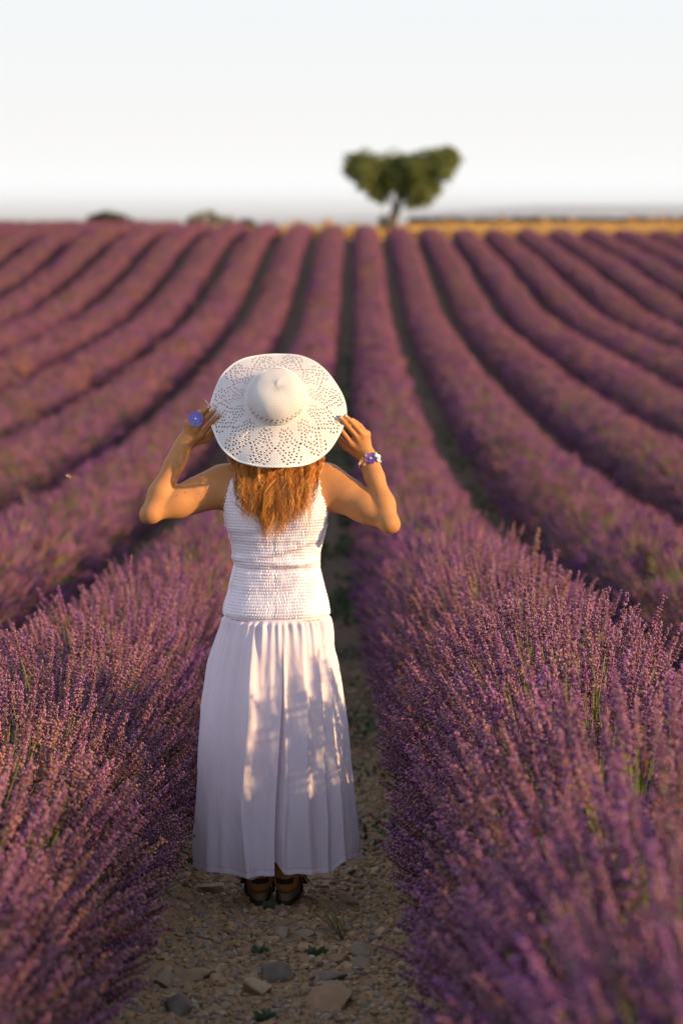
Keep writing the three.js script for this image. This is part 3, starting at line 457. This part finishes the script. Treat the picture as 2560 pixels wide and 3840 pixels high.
function surfaceNets(f, lo, hi, h) {
  const B = 8, n = ['x', 'y', 'z'].map(a => Math.ceil((hi[a] - lo[a]) / h / B) * B), id = new Map(), pos = [], cells = [], half = B * h * .5 * Math.sqrt(3), key = (i, j, k) => (i * 4096 + j) * 4096 + k, val = new Float32Array((B + 1) ** 3), W = B + 1;
  for (let bi = 0; bi < n[0]; bi += B) for (let bj = 0; bj < n[1]; bj += B) for (let bk = 0; bk < n[2]; bk += B) {
    if (Math.abs(f(lo.x + (bi + B / 2) * h, lo.y + (bj + B / 2) * h, lo.z + (bk + B / 2) * h)) > half * 1.7 + .012) continue;
    for (let i = 0; i <= B; i++) for (let j = 0; j <= B; j++) for (let k = 0; k <= B; k++) val[(i * W + j) * W + k] = f(lo.x + (bi + i) * h, lo.y + (bj + j) * h, lo.z + (bk + k) * h);
    for (let i = 0; i < B; i++) for (let j = 0; j < B; j++) for (let k = 0; k < B; k++) {
      const c = []; let neg = 0; for (let m = 0; m < 8; m++) { const v = val[((i + (m & 1)) * W + j + (m >> 1 & 1)) * W + k + (m >> 2)]; c.push(v); if (v < 0) neg++; }
      if (!neg || neg === 8) continue;
      let x = 0, y = 0, z = 0, e = 0; for (let m = 0; m < 8; m++) for (const b of [1, 2, 4]) { if (m & b) continue; const o = m | b; if ((c[m] < 0) === (c[o] < 0)) continue; const t = c[m] / (c[m] - c[o]); x += (m & 1) + (b === 1 ? t : 0); y += (m >> 1 & 1) + (b === 2 ? t : 0); z += (m >> 2) + (b === 4 ? t : 0); e++; }
      id.set(key(bi + i, bj + j, bk + k), pos.length / 3); pos.push(lo.x + (bi + i + x / e) * h, lo.y + (bj + j + y / e) * h, lo.z + (bk + k + z / e) * h); cells.push(bi + i, bj + j, bk + k, c[0] < 0 ? 1 : 0, (c[1] < 0) !== (c[0] < 0) ? 1 : 0, (c[2] < 0) !== (c[0] < 0) ? 1 : 0, (c[4] < 0) !== (c[0] < 0) ? 1 : 0);
    }
  }
  const idx = [], quad = (a, b, c, d, flip) => { if (a === undefined || b === undefined || c === undefined || d === undefined) return; flip ? idx.push(a, c, b, a, d, c) : idx.push(a, b, c, a, c, d); };
  for (let q = 0; q < cells.length; q += 7) { const [i, j, k, neg, ex, ey, ez] = cells.slice(q, q + 7), g = (a, b, c) => id.get(key(i + a, j + b, k + c)); if (ex) quad(g(0, 0, 0), g(0, -1, 0), g(0, -1, -1), g(0, 0, -1), neg); if (ey) quad(g(0, 0, 0), g(0, 0, -1), g(-1, 0, -1), g(-1, 0, 0), neg); if (ez) quad(g(0, 0, 0), g(-1, 0, 0), g(-1, -1, 0), g(0, -1, 0), neg); }
  return geom(pos, idx);
}
const skinMat = std([1, 1, 1], .58, { vertexColors: true, specularIntensity: .4 });
const bodyGeo = surfaceNets(body, V(-.55, .02, -.40), V(.56, 1.70, .24), .0032);
const moles = Array.from({ length: 14 }, () => { const s = rnd() < .5 ? ARM.r : ARM.l, t = rnd(), a = rnd() < .5 ? [s.sh, s.el] : [s.el, s.wr]; return a[0].clone().lerp(a[1], t).add(V(rr(-.03, .03), rr(-.03, .03), .035)); });
paint(bodyGeo, (x, y, z) => { const f = 1 + .09 * fbm(x * 14, y * 14, z * 14) + .06 * noise(x * 70, y * 70, z * 70); let c = [.42 * f, .19 * f * (1 - .04 * noise(x * 22, y * 22, z * 22)), .07 * f]; for (const m of moles) { const d = (x - m.x) ** 2 + (y - m.y) ** 2; if (d < 3e-6 && z > m.z - .05) c = [.16, .08, .05]; } return c; });
const woman = mesh('person', bodyGeo, skinMat); tag(woman, 'woman seen from behind in a white smocked dress holding her sun hat brim', 'person');
const nailMat = std([.62, .40, .30], .25, { clearcoat: .6 });
const nailGeo = (() => { const g = new THREE.SphereGeometry(1, 10, 8, 0, Math.PI * 2, 0, 1.25); return g; })();
for (const [p, dir, n, r] of NAILS) { const m = mesh('nail', nailGeo, nailMat, woman), xx = V().crossVectors(n, dir).normalize(), nn = V().crossVectors(dir, xx); m.position.copy(p).addScaledVector(nn, r * .42).addScaledVector(dir, r * .1); m.quaternion.setFromRotationMatrix(m4.makeBasis(dir, nn, V().crossVectors(dir, nn))); m.scale.set(r * .72, r * .42, r * .55); }
for (const s of [-1, 1]) { const m = mesh('eye', new THREE.SphereGeometry(.0115, 12, 8), std([.7, .68, .64], .15), woman); m.position.copy(HP(s * .031, -.008, -.074)); }

// ---- dress: a smocked bodice drawn close, and a gathered skirt
const dressRoot = new THREE.Group(); dressRoot.name = 'dress'; woman.add(dressRoot);
const clothTex = (() => { const n = 256, d = new Uint8Array(n * n * 4); for (let j = 0; j < n; j++) for (let i = 0; i < n; i++) { const s = (i % 8 < 3 ? -4 : 2) + ((i + j) % 2 ? 3 : -3) + (rnd() - .5) * 7, o = (j * n + i) * 4; d[o] = 243 + s; d[o + 1] = 235 + s * 1.1; d[o + 2] = 243 + s * .8; d[o + 3] = 255; } const t = new THREE.DataTexture(d, n, n); t.colorSpace = THREE.SRGBColorSpace; t.wrapS = t.wrapT = THREE.RepeatWrapping; t.magFilter = THREE.LinearFilter; t.needsUpdate = true; return t; })();
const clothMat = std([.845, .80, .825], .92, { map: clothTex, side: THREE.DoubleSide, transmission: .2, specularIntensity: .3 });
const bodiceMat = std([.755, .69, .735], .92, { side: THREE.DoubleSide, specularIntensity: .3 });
const SEAM = .917;
{
  const NU = 190, NV = 70, hitR = new Float32Array((NU + 1) * (NV + 1)), TOP = 1.375;
  for (let j = 0; j <= NV; j++) for (let i = 0; i <= NU; i++) {
    const y = lerp(SEAM - .01, TOP, j / NV), th = i / NU * 2 * Math.PI, sx = Math.sin(th), cz = Math.cos(th), zc = TZ(y); let r = .30, d = 0; const tors = (x, yy, z) => smin(torso.d(x, yy, z), shoulders.d(x, yy, z), .04);
    for (let q = 0; q < 40; q++) { d = tors(r * sx, y, zc + r * cz) - .0055; r -= d * .8; if (r < .02) { r = .02; break; } if (Math.abs(d) < 2e-4) break; }
    hitR[j * (NU + 1) + i] = r;
  }
  const radius = (th, y) => { const u = ((th / (2 * Math.PI)) % 1 + 1) % 1 * NU, v = clamp((y - SEAM + .01) / (TOP - SEAM + .01), 0, 1) * NV, i = Math.floor(u), j = Math.min(NV - 1, Math.floor(v)), a = u - i, b = v - j, i1 = (i + 1) % NU, h = (q, w) => hitR[w * (NU + 1) + q]; return lerp(lerp(h(i, j), h(i1, j), a), lerp(h(i, j + 1), h(i1, j + 1), a), b); };
  // where the armholes cut in
  const topAt = th => { let y = TOP - .012; for (; y > 1.19; y -= .003) { const r = radius(th, y), x = Math.abs(r * Math.sin(th)), lim = y > 1.25 ? .1235 : lerp(.158, .1235, Math.pow(sstep(y, 1.198, 1.262), .55)); if (x < lim) break; } return y; };
  const tops = []; for (let i = 0; i < NU; i++) tops.push(topAt(i / NU * 2 * Math.PI)); const sm = tops.map((t, i) => (tops[(i + NU - 1) % NU] + 2 * t + tops[(i + 1) % NU]) / 4);
  const folds = [[1.118, .005, .010, .020, -.6], [1.093, .0075, .012, -.012, .2], [1.078, .005, .009, .018, .5], [1.20, .003, .012, .01, -.4], [1.165, .0025, .010, -.008, .3], [1.02, .002, .012, .01, 0]];
  const row = .0094;
  const g = grid(760, 300, (u, v) => {
    const th = u * 2 * Math.PI, tu = u * NU, i = Math.floor(tu) % NU, top = lerp(sm[i], sm[(i + 1) % NU], tu - Math.floor(tu)), y0 = lerp(SEAM, top, v); let r = radius(th, y0);
    const x = r * Math.sin(th), back = Math.cos(th), line = y0 / row + .25 * noise(th * 2, y0 * 6) , k = Math.floor(line), f = line - k, puff = Math.pow(Math.sin(Math.PI * f), .7);
    const g1 = Math.sin(th * 120 + k * 1.9 + 2.2 * noise(th * 9, k * .6) * 2.5) * .5 + .5, am = .6 + .5 * noise(th * 5, y0 * 22);
    let dr = puff * .0005 + (.25 + .75 * puff) * .0058 * am * g1 + .0012 * noise(th * 3.2, y0 * 15);
    for (const [fy, a, w, sl, off] of folds) { const c = fy + sl * (x / .14) + .012 * Math.pow((x / .14) - off, 2) * (sl > 0 ? 1 : -.4) + .004 * noise(x * 30, fy * 40), e = (y0 - c) / w; if (Math.abs(e) < 3.5) dr += a * (Math.exp(-e * e) - .7 * Math.exp(-((e + 1.4) ** 2))) * (back > -.2 ? sstep(back, -.2, .4) : 0) * (.75 + .4 * noise(x * 14, fy * 9)); }
    const edge = v > .985 ? .0015 : 0; r += (dr + edge) * sstep(v, 0, .03) - .0045 * (1 - sstep(v, 0, .035));
    return V(r * Math.sin(th), y0, TZ(y0) + r * Math.cos(th));
  }, true);
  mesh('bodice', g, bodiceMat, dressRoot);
}
{ // skirt: one sheet that starts at the back slit, runs round, and passes under itself
  const AX = monotone([[0, .1602], [.03, .168], [.07, .181], [.12, .195], [.2, .212], [.32, .227], [.5, .240], [.8, .252], [1, .256]]), AZ = monotone([[0, .1172], [.03, .1235], [.12, .141], [.3, .152], [.6, .160], [1, .166]]);
  const ridges = [[-.98, .006, .16], [-.70, .005, .09], [-.36, .022, .085], [-.10, .003, .06], [.13, .014, .05], [.43, .012, .09], [.68, .010, .06], [.92, .014, .08], [1.5, .01, .15], [2.1, .014, .14], [2.7, .012, .14], [-1.5, .010, .16], [-2.0, .014, .14], [-2.6, .013, .14]];
  const SPAN = 2 * Math.PI + .42, hem = .118;
  const g = grid(620, 230, (u, v) => {
    const s = u * SPAN, th0 = lerp(.10, -.02, sstep(v, .1, .9)), th = th0 - s, w = Math.atan2(Math.sin(th), Math.cos(th)), under = sstep(s, 2 * Math.PI - .25, 2 * Math.PI + .05);
    const y = SEAM + .002 - v * (SEAM - hem), open = sstep(v, .0, .3);
    let dr = 0; const fan = sstep(v, .02, .2);
    for (const [c, a, wd] of ridges) { const cc = c + .05 * noise(c * 9, v * 2.2) * (1 + v), e = Math.atan2(Math.sin(w - cc), Math.cos(w - cc)) / wd; const sharp = e > 0 ? Math.exp(-e * e * 1.6) : Math.exp(-Math.pow(-e, 1.3) * .75); dr += a * fan * (1 + .5 * v) * sharp * (.8 + .5 * noise(c * 5, v * 3)); }
    dr -= .006 * fan;
    const g0 = Math.exp(-v * 11) * sstep(v, 0, .018); dr += g0 * (.0055 * (1 + Math.sin(w * 27 + 5 * noise(w * 4, 1))) * (.6 + noise(w * 2.3, 3)) + .003 * (1 + Math.sin(w * 47 + 3 * noise(w * 3, 7))));
    const g1 = Math.exp(-v * 4.5) * sstep(v, .0, .05); dr += g1 * .006 * noise(w * 8, v * 1.2 + 4);
    dr += .008 * noise(w * 2.6 + 3, v * 2.2, 2) * open + .003 * noise(w * 5, v * 6, 4) * open + .0013 * noise(w * 14 + v * 5, v * 16 - w * 4, 6) * open;
    { const q = noise(w * 4 + v * 3, v * 6 - w * 3, 11); dr += .0006 * Math.max(0, 1 - Math.abs(q) * 9) * open; }
    dr -= (.012 + .018 * v) * under * sstep(v, .03, .3);
    const a = AX(v) + dr - (Math.sin(th) > 0 ? .022 * Math.sin(th) * sstep(v, .02, .15) * (1 - sstep(v, .5, 1)) : 0), b = AZ(v) + dr, e = .004 * (v > .985 ? 1 : 0);
    const x = (a + (v > .978 && v < .984 ? -.0012 : 0)) * Math.sin(th), z = (b + (v > .978 && v < .984 ? -.0012 : 0)) * Math.cos(th);
    const lift = v * (.055 * Math.exp(-(((w - .0) / .15) ** 2)) * under + .026 * Math.max(0, Math.cos(w)) * (1 - under) * (w > .02 ? sstep(w, .0, .3) * .6 + .2 : .55) + .035 * sstep(w, .72, .95) * (1 - sstep(w, 1.4, 2.2))) + .006 * v * noise(w * 3, 2);
    return V(x, y + lift, ZB - .0 + z);
  }, false, (u, v) => [u * 7.2, v * 2.6]);
  mesh('skirt', g, clothMat, dressRoot);
}
// ---- hair
const hairMat = std([1, 1, 1], .42, { vertexColors: true, specularIntensity: .9, sheen: .3 });
{
  const pos = [], idx = [], col = [], T = V(), B = V(), q = V();
  const backZ = (x, y) => { let z = .2; for (let i = 0; i < 22; i++) { const d = Math.min(torso.d(x, y, z), shoulders.d(x, y, z), .03); z -= d * .8; if (d < .001) break; } return Math.max(z, -.04); };
  const lockN = 130, locks = []; for (let i = 0; i < lockN; i++) { const u = (i + .5) / lockN * 2 - 1 + gs() * .02; locks.push({ u, len: rr(-.03, .055) + .05 * Math.abs(u) + (rnd() < .25 ? rr(.02, .09) : 0), dz: rr(0, .036), ph: rnd() * 6.28, ph2: rnd() * 6.28, am: rr(.008, .020), f: rr(9, 20), tone: rnd() * 1.1, tx: gs() * .016 }); }
  const strand = (lk, thick, under) => {
    const u = lk.u + gs() * .013, phi = u * 1.75, x0 = .083 * Math.sin(phi) + HC.x, root = HP(.079 * Math.sin(phi), -.018 + gs() * .012, .088 * Math.cos(phi) * (Math.cos(phi) < 0 ? .5 : 1));
    const yEnd = 1.195 + lk.len + rr(-.02, .06) * (rnd() < .35 ? 1.9 : 1) + .02 * Math.abs(u) + (under ? .03 : 0), spread = .144 * u + gs() * .0035, xe = .098 * Math.sign(u) * Math.pow(Math.abs(u), .9) + lk.tx + gs() * .005, n = 22, t0 = lk.tone, base = rnd() < .5 ? [.66, .255, .042] : rnd() < .5 ? [.92, .47, .11] : [.42, .14, .024], k = rr(.65, 1.35) * (under ? .7 : 1) * lerp(.36, 1.3, t0), fly = rnd() < .09 ? .03 : 0, fdx = gs();
    const first = pos.length / 3, pts = [];
    for (let i = 0; i <= n; i++) {
      const t = i / n, y = lerp(root.y, yEnd, Math.pow(t, .95)), x = t < .3 ? lerp(root.x, spread, sstep(t, 0, .32)) : lerp(spread, xe, sstep(t, .25, 1)), zb = backZ(x, Math.min(y, 1.40)), far = Math.abs(u) > .85 ? -.02 : 0;
      const zd = zb + .012 + lk.dz * (1 - .35 * t) + (under ? -.004 : 0) + far * (1 - t), z = t < .35 ? lerp(root.z, Math.max(zd, lerp(root.z, zd, t / .35)), sstep(t, 0, .35)) : zd;
      const wv = sstep(t, .12, .4), s = t * lk.f;
      pts.push(V(x + wv * lk.am * Math.sin(s + lk.ph) + fly * fdx * t * t + .0025 * Math.sin(s * 2.3 + u * 60) * wv + .004 * wv * Math.sin(s * .6 + lk.ph2), y, z + wv * lk.am * .7 * Math.cos(s + lk.ph2) + fly * t * t * .4));
    }
    for (let i = 0; i <= n; i++) {
      T.subVectors(pts[Math.min(i + 1, n)], pts[Math.max(0, i - 1)]).normalize(); B.set(Math.cos(u * 9 + lk.ph), .1, Math.sin(u * 9 + lk.ph) * .5 + .4).cross(T).normalize(); const N2 = V().crossVectors(T, B), r = thick * (1 - .75 * Math.pow(i / n, 3));
      for (let m = 0; m < 3; m++) { const a = m * 2.094; q.copy(pts[i]).addScaledVector(B, Math.cos(a) * r).addScaledVector(N2, Math.sin(a) * r); pos.push(q.x, q.y, q.z); col.push(...base.map(c => c * k)); }
      if (i) for (let m = 0; m < 3; m++) { const a = first + (i - 1) * 3 + m, b = first + (i - 1) * 3 + (m + 1) % 3; idx.push(a, b, b + 3, a, b + 3, a + 3); }
    }
  };
  for (const lk of locks) { for (let i = 0; i < 9; i++) strand(lk, .0013, true); for (let i = 0; i < 34; i++) strand(lk, .00060, false); }
  const hair = mesh('hair', geom(pos, idx, col), hairMat, woman); hair.userData.label = 'long wavy auburn hair';
  const scalp = new THREE.SphereGeometry(1, 40, 24, 0, Math.PI * 2, 0, 1.75); const sc = mesh('scalp_hair', scalp, std([.12, .055, .02], .55), hair); sc.position.copy(HC).add(V(0, .002, .002)); sc.scale.set(.0755, .086, .089); sc.quaternion.setFromUnitVectors(YUP, V(0, .75, .66).normalize());
}
// ---- sandals
const corkMat = std([.20, .13, .075], .85), soleMat = std([.018, .017, .017], .7), strapMat = std([.014, .013, .014], .6);
for (const s of ['r', 'l']) {
  const h = HEEL[s], t = TOE[s], side = s === 'r' ? 1 : -1, rt = V(t.z, 0, -t.x).multiplyScalar(-side), P = (a, b, y) => V(h.x, y, h.z).addScaledVector(t, a).addScaledVector(rt, b);
  const root = new THREE.Group(); root.name = s === 'r' ? 'sandal' : 'sandal_001'; woman.add(root);
  const outline = (grow) => { const o = [], n = 40; for (let i = 0; i < n; i++) { const a = i / n * 2 * Math.PI, c = Math.cos(a), sn = Math.sin(a), l = .112 + (c > 0 ? .122 : .120) * Math.sign(c) * Math.pow(Math.abs(c), .85), w = lerp(.031, .043, sstep(l, .04, .16)) * (1 - .25 * sstep(l, .19, .24)); o.push([l + grow * c, Math.sign(sn) * Math.pow(Math.abs(sn), .7) * (w + grow) + .004 * sstep(l, .08, .2)]); } return o; };
  const slab = (y0, y1, grow) => { const o = outline(grow), pos = [], idx = [], n = o.length, lv = [[y0, -.002], [y0 + .002, 0], [y1 - .002, 0], [y1, -.0025]]; for (const [y, g] of lv) for (const [l, w] of o) { const q = P(l + Math.sign(l - .11) * g, w + Math.sign(w) * g, y); pos.push(q.x, q.y, q.z); } for (let r = 0; r < 3; r++) for (let i = 0; i < n; i++) { const a = r * n + i, b = r * n + (i + 1) % n; idx.push(a, b, b + n, a, b + n, a + n); } for (let i = 1; i < n - 1; i++) { idx.push(0, i + 1, i, 3 * n, 3 * n + i, 3 * n + i + 1); } return geom(pos, idx); };
  mesh('outsole', slab(.004, .018, .0015), soleMat, root); mesh('footbed', slab(.0185, .043, 0), corkMat, root);
  const band = (pts, w, th) => { // flat strap along points, w wide up-down
    const c = new THREE.CatmullRomCurve3(pts).getPoints(40), pos = [], idx = []; c.forEach((p, i) => { const T2 = c[Math.min(i + 1, 40)].clone().sub(c[Math.max(i - 1, 0)]).normalize(), N = V(p.x, 0, p.z).sub(P(.06, 0, 0).setY(0)).normalize(), Bn = V().crossVectors(T2, N).normalize(); if (Bn.y < 0) Bn.negate(); for (const [a, b] of [[-.5, 0], [.5, 0], [.5, 1], [-.5, 1]]) { const q = p.clone().addScaledVector(Bn, a * w).addScaledVector(N, b * th); pos.push(q.x, q.y, q.z); } }); for (let i = 0; i < 40; i++) for (let k = 0; k < 4; k++) { const a = i * 4 + k, b = i * 4 + (k + 1) % 4; idx.push(a, b, b + 4, a, b + 4, a + 4); } return geom(pos, idx); };
  const anky = .084, R = .037; const ring = []; for (let i = 0; i <= 16; i++) { const a = i / 16 * 2 * Math.PI; ring.push(P(.050 - R * Math.cos(a) * 1.78, R * Math.sin(a) * .98, anky + .012 * (1 - Math.cos(a)) / 2)); }
  mesh('ankle_strap', band(ring, .017, .0025), strapMat, root);
  for (const b of [-1, 1]) mesh('side_strap', band([P(.045, b * .0375, anky), P(.058, b * .042, .075), P(.085, b * .0435, .045), P(.09, b * .042, .022)], .012, .0025), strapMat, root);
  const vamp = []; for (let i = 0; i <= 10; i++) { const a = i / 10 * Math.PI; vamp.push(P(.158, -.047 * Math.cos(a), .03 + .054 * Math.sin(a))); } mesh('toe_strap', band(vamp, .024, .003), strapMat, root);
  mesh('buckle', tube([P(.085, .046, .07), P(.097, .046, .066), P(.1, .0465, .08), P(.088, .0465, .084)], .0012, 5, true), std([.5, .4, .2], .3, { metalness: 1 }), root);
}
// ------------------------------------------------------------------ the openwork hat
{
  const hat = thing('sun_hat', 'white openwork straw sun hat with wide wavy brim held by both hands', 'sun hat', null, HATC);
  const ex = V(1, 0, 0), ey = V().crossVectors(HATN, ex).normalize();                    // ey points up along the brim
  const W = (a, b, c) => V().addScaledVector(ex, a).addScaledVector(ey, b).addScaledVector(HATN, c);
  const strawC = std([.78, .76, .735], .65, { specularIntensity: .5, side: THREE.DoubleSide });
  const RC = .092, RB = .207;
  const edgeR = a => RB * (1 + .012 * Math.sin(3 * a + .6) + .008 * Math.sin(5 * a + 2) - .035 * Math.exp(-(((a - 3.5) / .28) ** 2)) - .012 * Math.exp(-(((a - 2.72) / .2) ** 2)) - .02 * Math.exp(-(((a - 5.95) / .3) ** 2)));
  const brim = (a, t) => { const r = lerp(RC, edgeR(a), t), wave = t * t * (.005 * Math.sin(2 * a + 1.2) + .007 * Math.sin(3 * a + .5) + .006 * Math.sin(5 * a + 2.6) + .006 * noise(Math.cos(a) * 3, Math.sin(a) * 3)) - .012 * t * t - .042 * t * t * Math.cos(a) * Math.cos(a); return W(r * Math.cos(a), r * Math.sin(a) * .985 + .010 * (1 - t), wave + .028 * Math.pow(1 - t, 4)); };
  const crown = (a, t) => { // t 0 at the band, 1 at the top
    const ang = t * Math.PI / 2, p = .54, r = RC * Math.pow(Math.max(0, Math.cos(ang)), p + .3 * t * t * t) * (1 + (.03 * Math.sin(2 * a + .7) + .06 * noise(Math.cos(a) * 2, Math.sin(a) * 2, 3)) * t), h = (.088 + .007 * (1 - t) * noise(Math.cos(a) * 1.6, Math.sin(a) * 1.6, t * 2)) * Math.pow(Math.sin(ang), .95); return W(r * Math.cos(a) * (1 - .04 * t), r * Math.sin(a) + .010, h + .024 + (t > .55 ? -.006 * Math.exp(-((a - 1.9) ** 2)) : 0)); };
  function weave(f, na, nt, t0, t1, fill, big, amp) { // strips along and across with gaps left where the pattern has holes
    const pos = [], idx = [], P = (a, t) => f(a, t), hole = (i, j) => big(((i % na) + na) % na, j), E = 1e-3;
    const quad = (p, q, r, s) => { const k = pos.length / 3; for (const v of [p, q, r, s]) pos.push(v.x, v.y, v.z); idx.push(k, k + 1, k + 2, k, k + 2, k + 3); };
    const node = (i, j, da, dt, up) => { const a = (i + da) / na * 2 * Math.PI, t = lerp(t0, t1, clamp((j + dt) / nt, 0, 1)), p = P(a, t); if (!up) return p; const u = P(a + .01, t).sub(p), v = P(a, Math.min(.999, t + .004)).sub(p); const n = u.cross(v).normalize(); return p.addScaledVector(n, up); };
    for (let j = 0; j <= nt; j++) for (let i = 0; i < na; i++) {
      const o = amp * ((i + j) % 2 ? 1 : -1), h = fill * .5, jit = .10 * noise(i * .7, j * .7), A = hole(i, j), Bh = hole(i + 1, j), C = hole(i, j + 1);
      if (!(A || Bh)) quad(node(i, j, 0, -h + jit, o), node(i + 1, j, 0, -h + jit, -o), node(i + 1, j, 0, h + jit, -o), node(i, j, 0, h + jit, o));
      if (j < nt && !(A || C)) quad(node(i, j, -h, 0, -o), node(i, j, h, 0, -o), node(i, j + 1, h, 0, o), node(i, j + 1, -h, 0, o));
    }
    return geom(pos, idx);
  }
  const lattice = (i, j) => { if (j < 3 || j > 29) return false; const d = Math.abs(i % 21 - 10), e = Math.abs((i + 10) % 21 - 10), w = Math.round(10 * (1 - Math.abs((j - 16) / 13))); // radiating diamonds, one inside another
    return (j % 2 === 0 && (d === w || (d === w - 4 && w > 3))) || (d === 0 && (j === 16 || j === 12 || j === 20)) || (j % 2 === 1 && e === 10 - w - 3 && (j < 9 || j > 23)); };
  mesh('brim', weave(brim, 252, 31, 0, 1, .76, lattice, .0012), strawC, hat);
  mesh('crown', weave(crown, 108, 30, 0, .99995, .80, (i, j) => (j === 4 && i % 3 === 0) || (j === 6 && i % 3 === 1), .0014), strawC, hat);
  const ring = (f, n, r) => tube(Array.from({ length: n }, (_, i) => f(i / n * 2 * Math.PI, i)), (t, i) => r * (i % 4 < 2 ? 1.15 : .8), 6, true);
  mesh('brim_edge', ring(a => brim(a, 1.0), 760, .0030), strawC, hat); mesh('hat_band', ring(a => { const p = brim(a, 0.0); return p.addScaledVector(HATN, .004).addScaledVector(HATN, 0); }, 260, .0022), strawC, hat);
  const thread = pts => tube(new THREE.CatmullRomCurve3(pts).getPoints(24), .0010, 5);
  mesh('loose_thread', thread([brim(2.98, .35).addScaledVector(HATN, .004), brim(2.96, .6).addScaledVector(HATN, .005), brim(2.99, .8).addScaledVector(HATN, .005), brim(2.985, 1).addScaledVector(HATN, .006), brim(2.96, 1).add(W(-.018, .016, .004))]), strawC, hat);
  mesh('loose_thread', thread([brim(4.02, .32).addScaledVector(HATN, .004), brim(4.0, .5).addScaledVector(HATN, .010), brim(4.03, .68).addScaledVector(HATN, .004)]), strawC, hat);
}
// ------------------------------------------------------------------ flower ring and flower bracelet
function petals(n, r, w, cup, jag) { // one merged blossom of n petals facing +y
  const out = []; for (let k = 0; k < n; k++) { const pos = [], idx = [], N = 8, M = 6, a0 = k / n * 6.283; for (let i = 0; i <= N; i++) for (let m = 0; m <= M; m++) { const t = i / N, s = m / M * 2 - 1, ww = w * Math.pow(Math.sin(Math.PI * (.12 + .80 * t)), .7) * (1 + jag * .15 * Math.sin(s * 7)), l = r * t * (1 + jag * .08 * Math.sin(s * 9) * t), x = l, y = s * ww * .5, h = cup * r * (t * t) - .12 * r * (1 - Math.abs(s)) * t * (1 - t) * 2 + (k % 2) * .05 * r; pos.push(x * Math.cos(a0) - y * Math.sin(a0), h, x * Math.sin(a0) + y * Math.cos(a0)); } for (let i = 0; i < N; i++) for (let m = 0; m < M; m++) { const a = i * (M + 1) + m; idx.push(a, a + 1, a + M + 2, a, a + M + 2, a + M + 1); } out.push(geom(pos, idx)); } return out;
}
const facing = V(.05, .25, 1).normalize();
{
  const f = U(735, 1571, .020), t = thing('flower_ring', 'lilac fabric flower ring on the fingers of her left hand', 'ring', null, f), m = std([.20, .19, .56], .7, { side: THREE.DoubleSide, transmission: .15 });
  const q = new THREE.Quaternion().setFromUnitVectors(YUP, V(-.12, .12, 1).normalize()); t.quaternion.copy(q);
  for (const [n, r, w, y, tw] of [[5, .0235, .025, 0, .3], [4, .0155, .019, .003, .9]]) petals(n, r, w, .12, .9).forEach(g => { const o = mesh('petal', g, m, t); o.position.y = y; o.rotation.y = tw; });
  const bead = mesh('bead', new THREE.SphereGeometry(.0036, 14, 10), std([.75, .76, .85], .15, { clearcoat: 1 }), t); bead.position.y = .006;
  const c = FING.l[2].map(p => U(...p)), o = c[0].clone().lerp(c[1], .35), dir = c[1].clone().sub(c[0]).normalize(), u = V(0, 0, 1).cross(dir).normalize(), v = V().crossVectors(dir, u), pts = []; for (let i = 0; i < 24; i++) { const a = i / 24 * 6.283; pts.push(o.clone().addScaledVector(u, Math.cos(a) * .0094).addScaledVector(v, Math.sin(a) * .0094).sub(f).applyQuaternion(q.clone().invert())); } mesh('ring_band', tube(pts, .0009, 6, true), std([.8, .62, .3], .25, { metalness: 1 }), t);
}
{
  const { el, wr } = ARM.r, ax = wr.clone().sub(el).normalize(), c = el.clone().lerp(wr, .955), t = thing('flower_bracelet', 'bracelet of gold and purple flowers on her right wrist', 'bracelet', null, c), u = V(1, 0, 0).addScaledVector(ax, -ax.x).normalize(), v = V().crossVectors(ax, u).normalize(); if (v.z < 0) v.negate(); const R = .0275;
  const gold = std([.83, .58, .30], .22, { metalness: 1 }), pale = std([.90, .80, .62], .22, { metalness: .8 }), purple = std([.085, .035, .24], .25, { clearcoat: .8 });
  const band = []; for (let i = 0; i < 40; i++) { const a = i / 40 * 6.283; band.push(V().addScaledVector(u, Math.cos(a) * R).addScaledVector(v, Math.sin(a) * R)); } mesh('chain', tube(band, .0011, 6, true), gold, t);
  for (const [ang, mat, r, nm, n] of [[2.30, gold, .0165, 'gold_flower', 4], [1.45, purple, .0195, 'purple_flower', 5], [.62, pale, .018, 'pale_flower', 5], [-.3, gold, .0125, 'gold_flower', 5], [3.2, pale, .0125, 'pale_flower', 5], [4.1, purple, .0145, 'purple_flower', 5], [5.0, gold, .0125, 'gold_flower', 4]]) {
    const g = new THREE.Group(); g.name = numbered(nm); t.add(g); const dir = V().addScaledVector(u, Math.cos(ang)).addScaledVector(v, Math.sin(ang)); g.position.copy(dir).multiplyScalar(R + .003); g.quaternion.setFromUnitVectors(YUP, dir);
    petals(n, r, r * .85, .18, .2).forEach(p => mesh('petal', p, mat, g)); for (let i = 0; i < 5; i++) { const b = mesh('bead', new THREE.SphereGeometry(.0017, 8, 6), pale, g); b.position.set(Math.cos(i * 1.257) * .003, .0028, Math.sin(i * 1.257) * .003); }
  }
}
renderer.render(scene, camera);
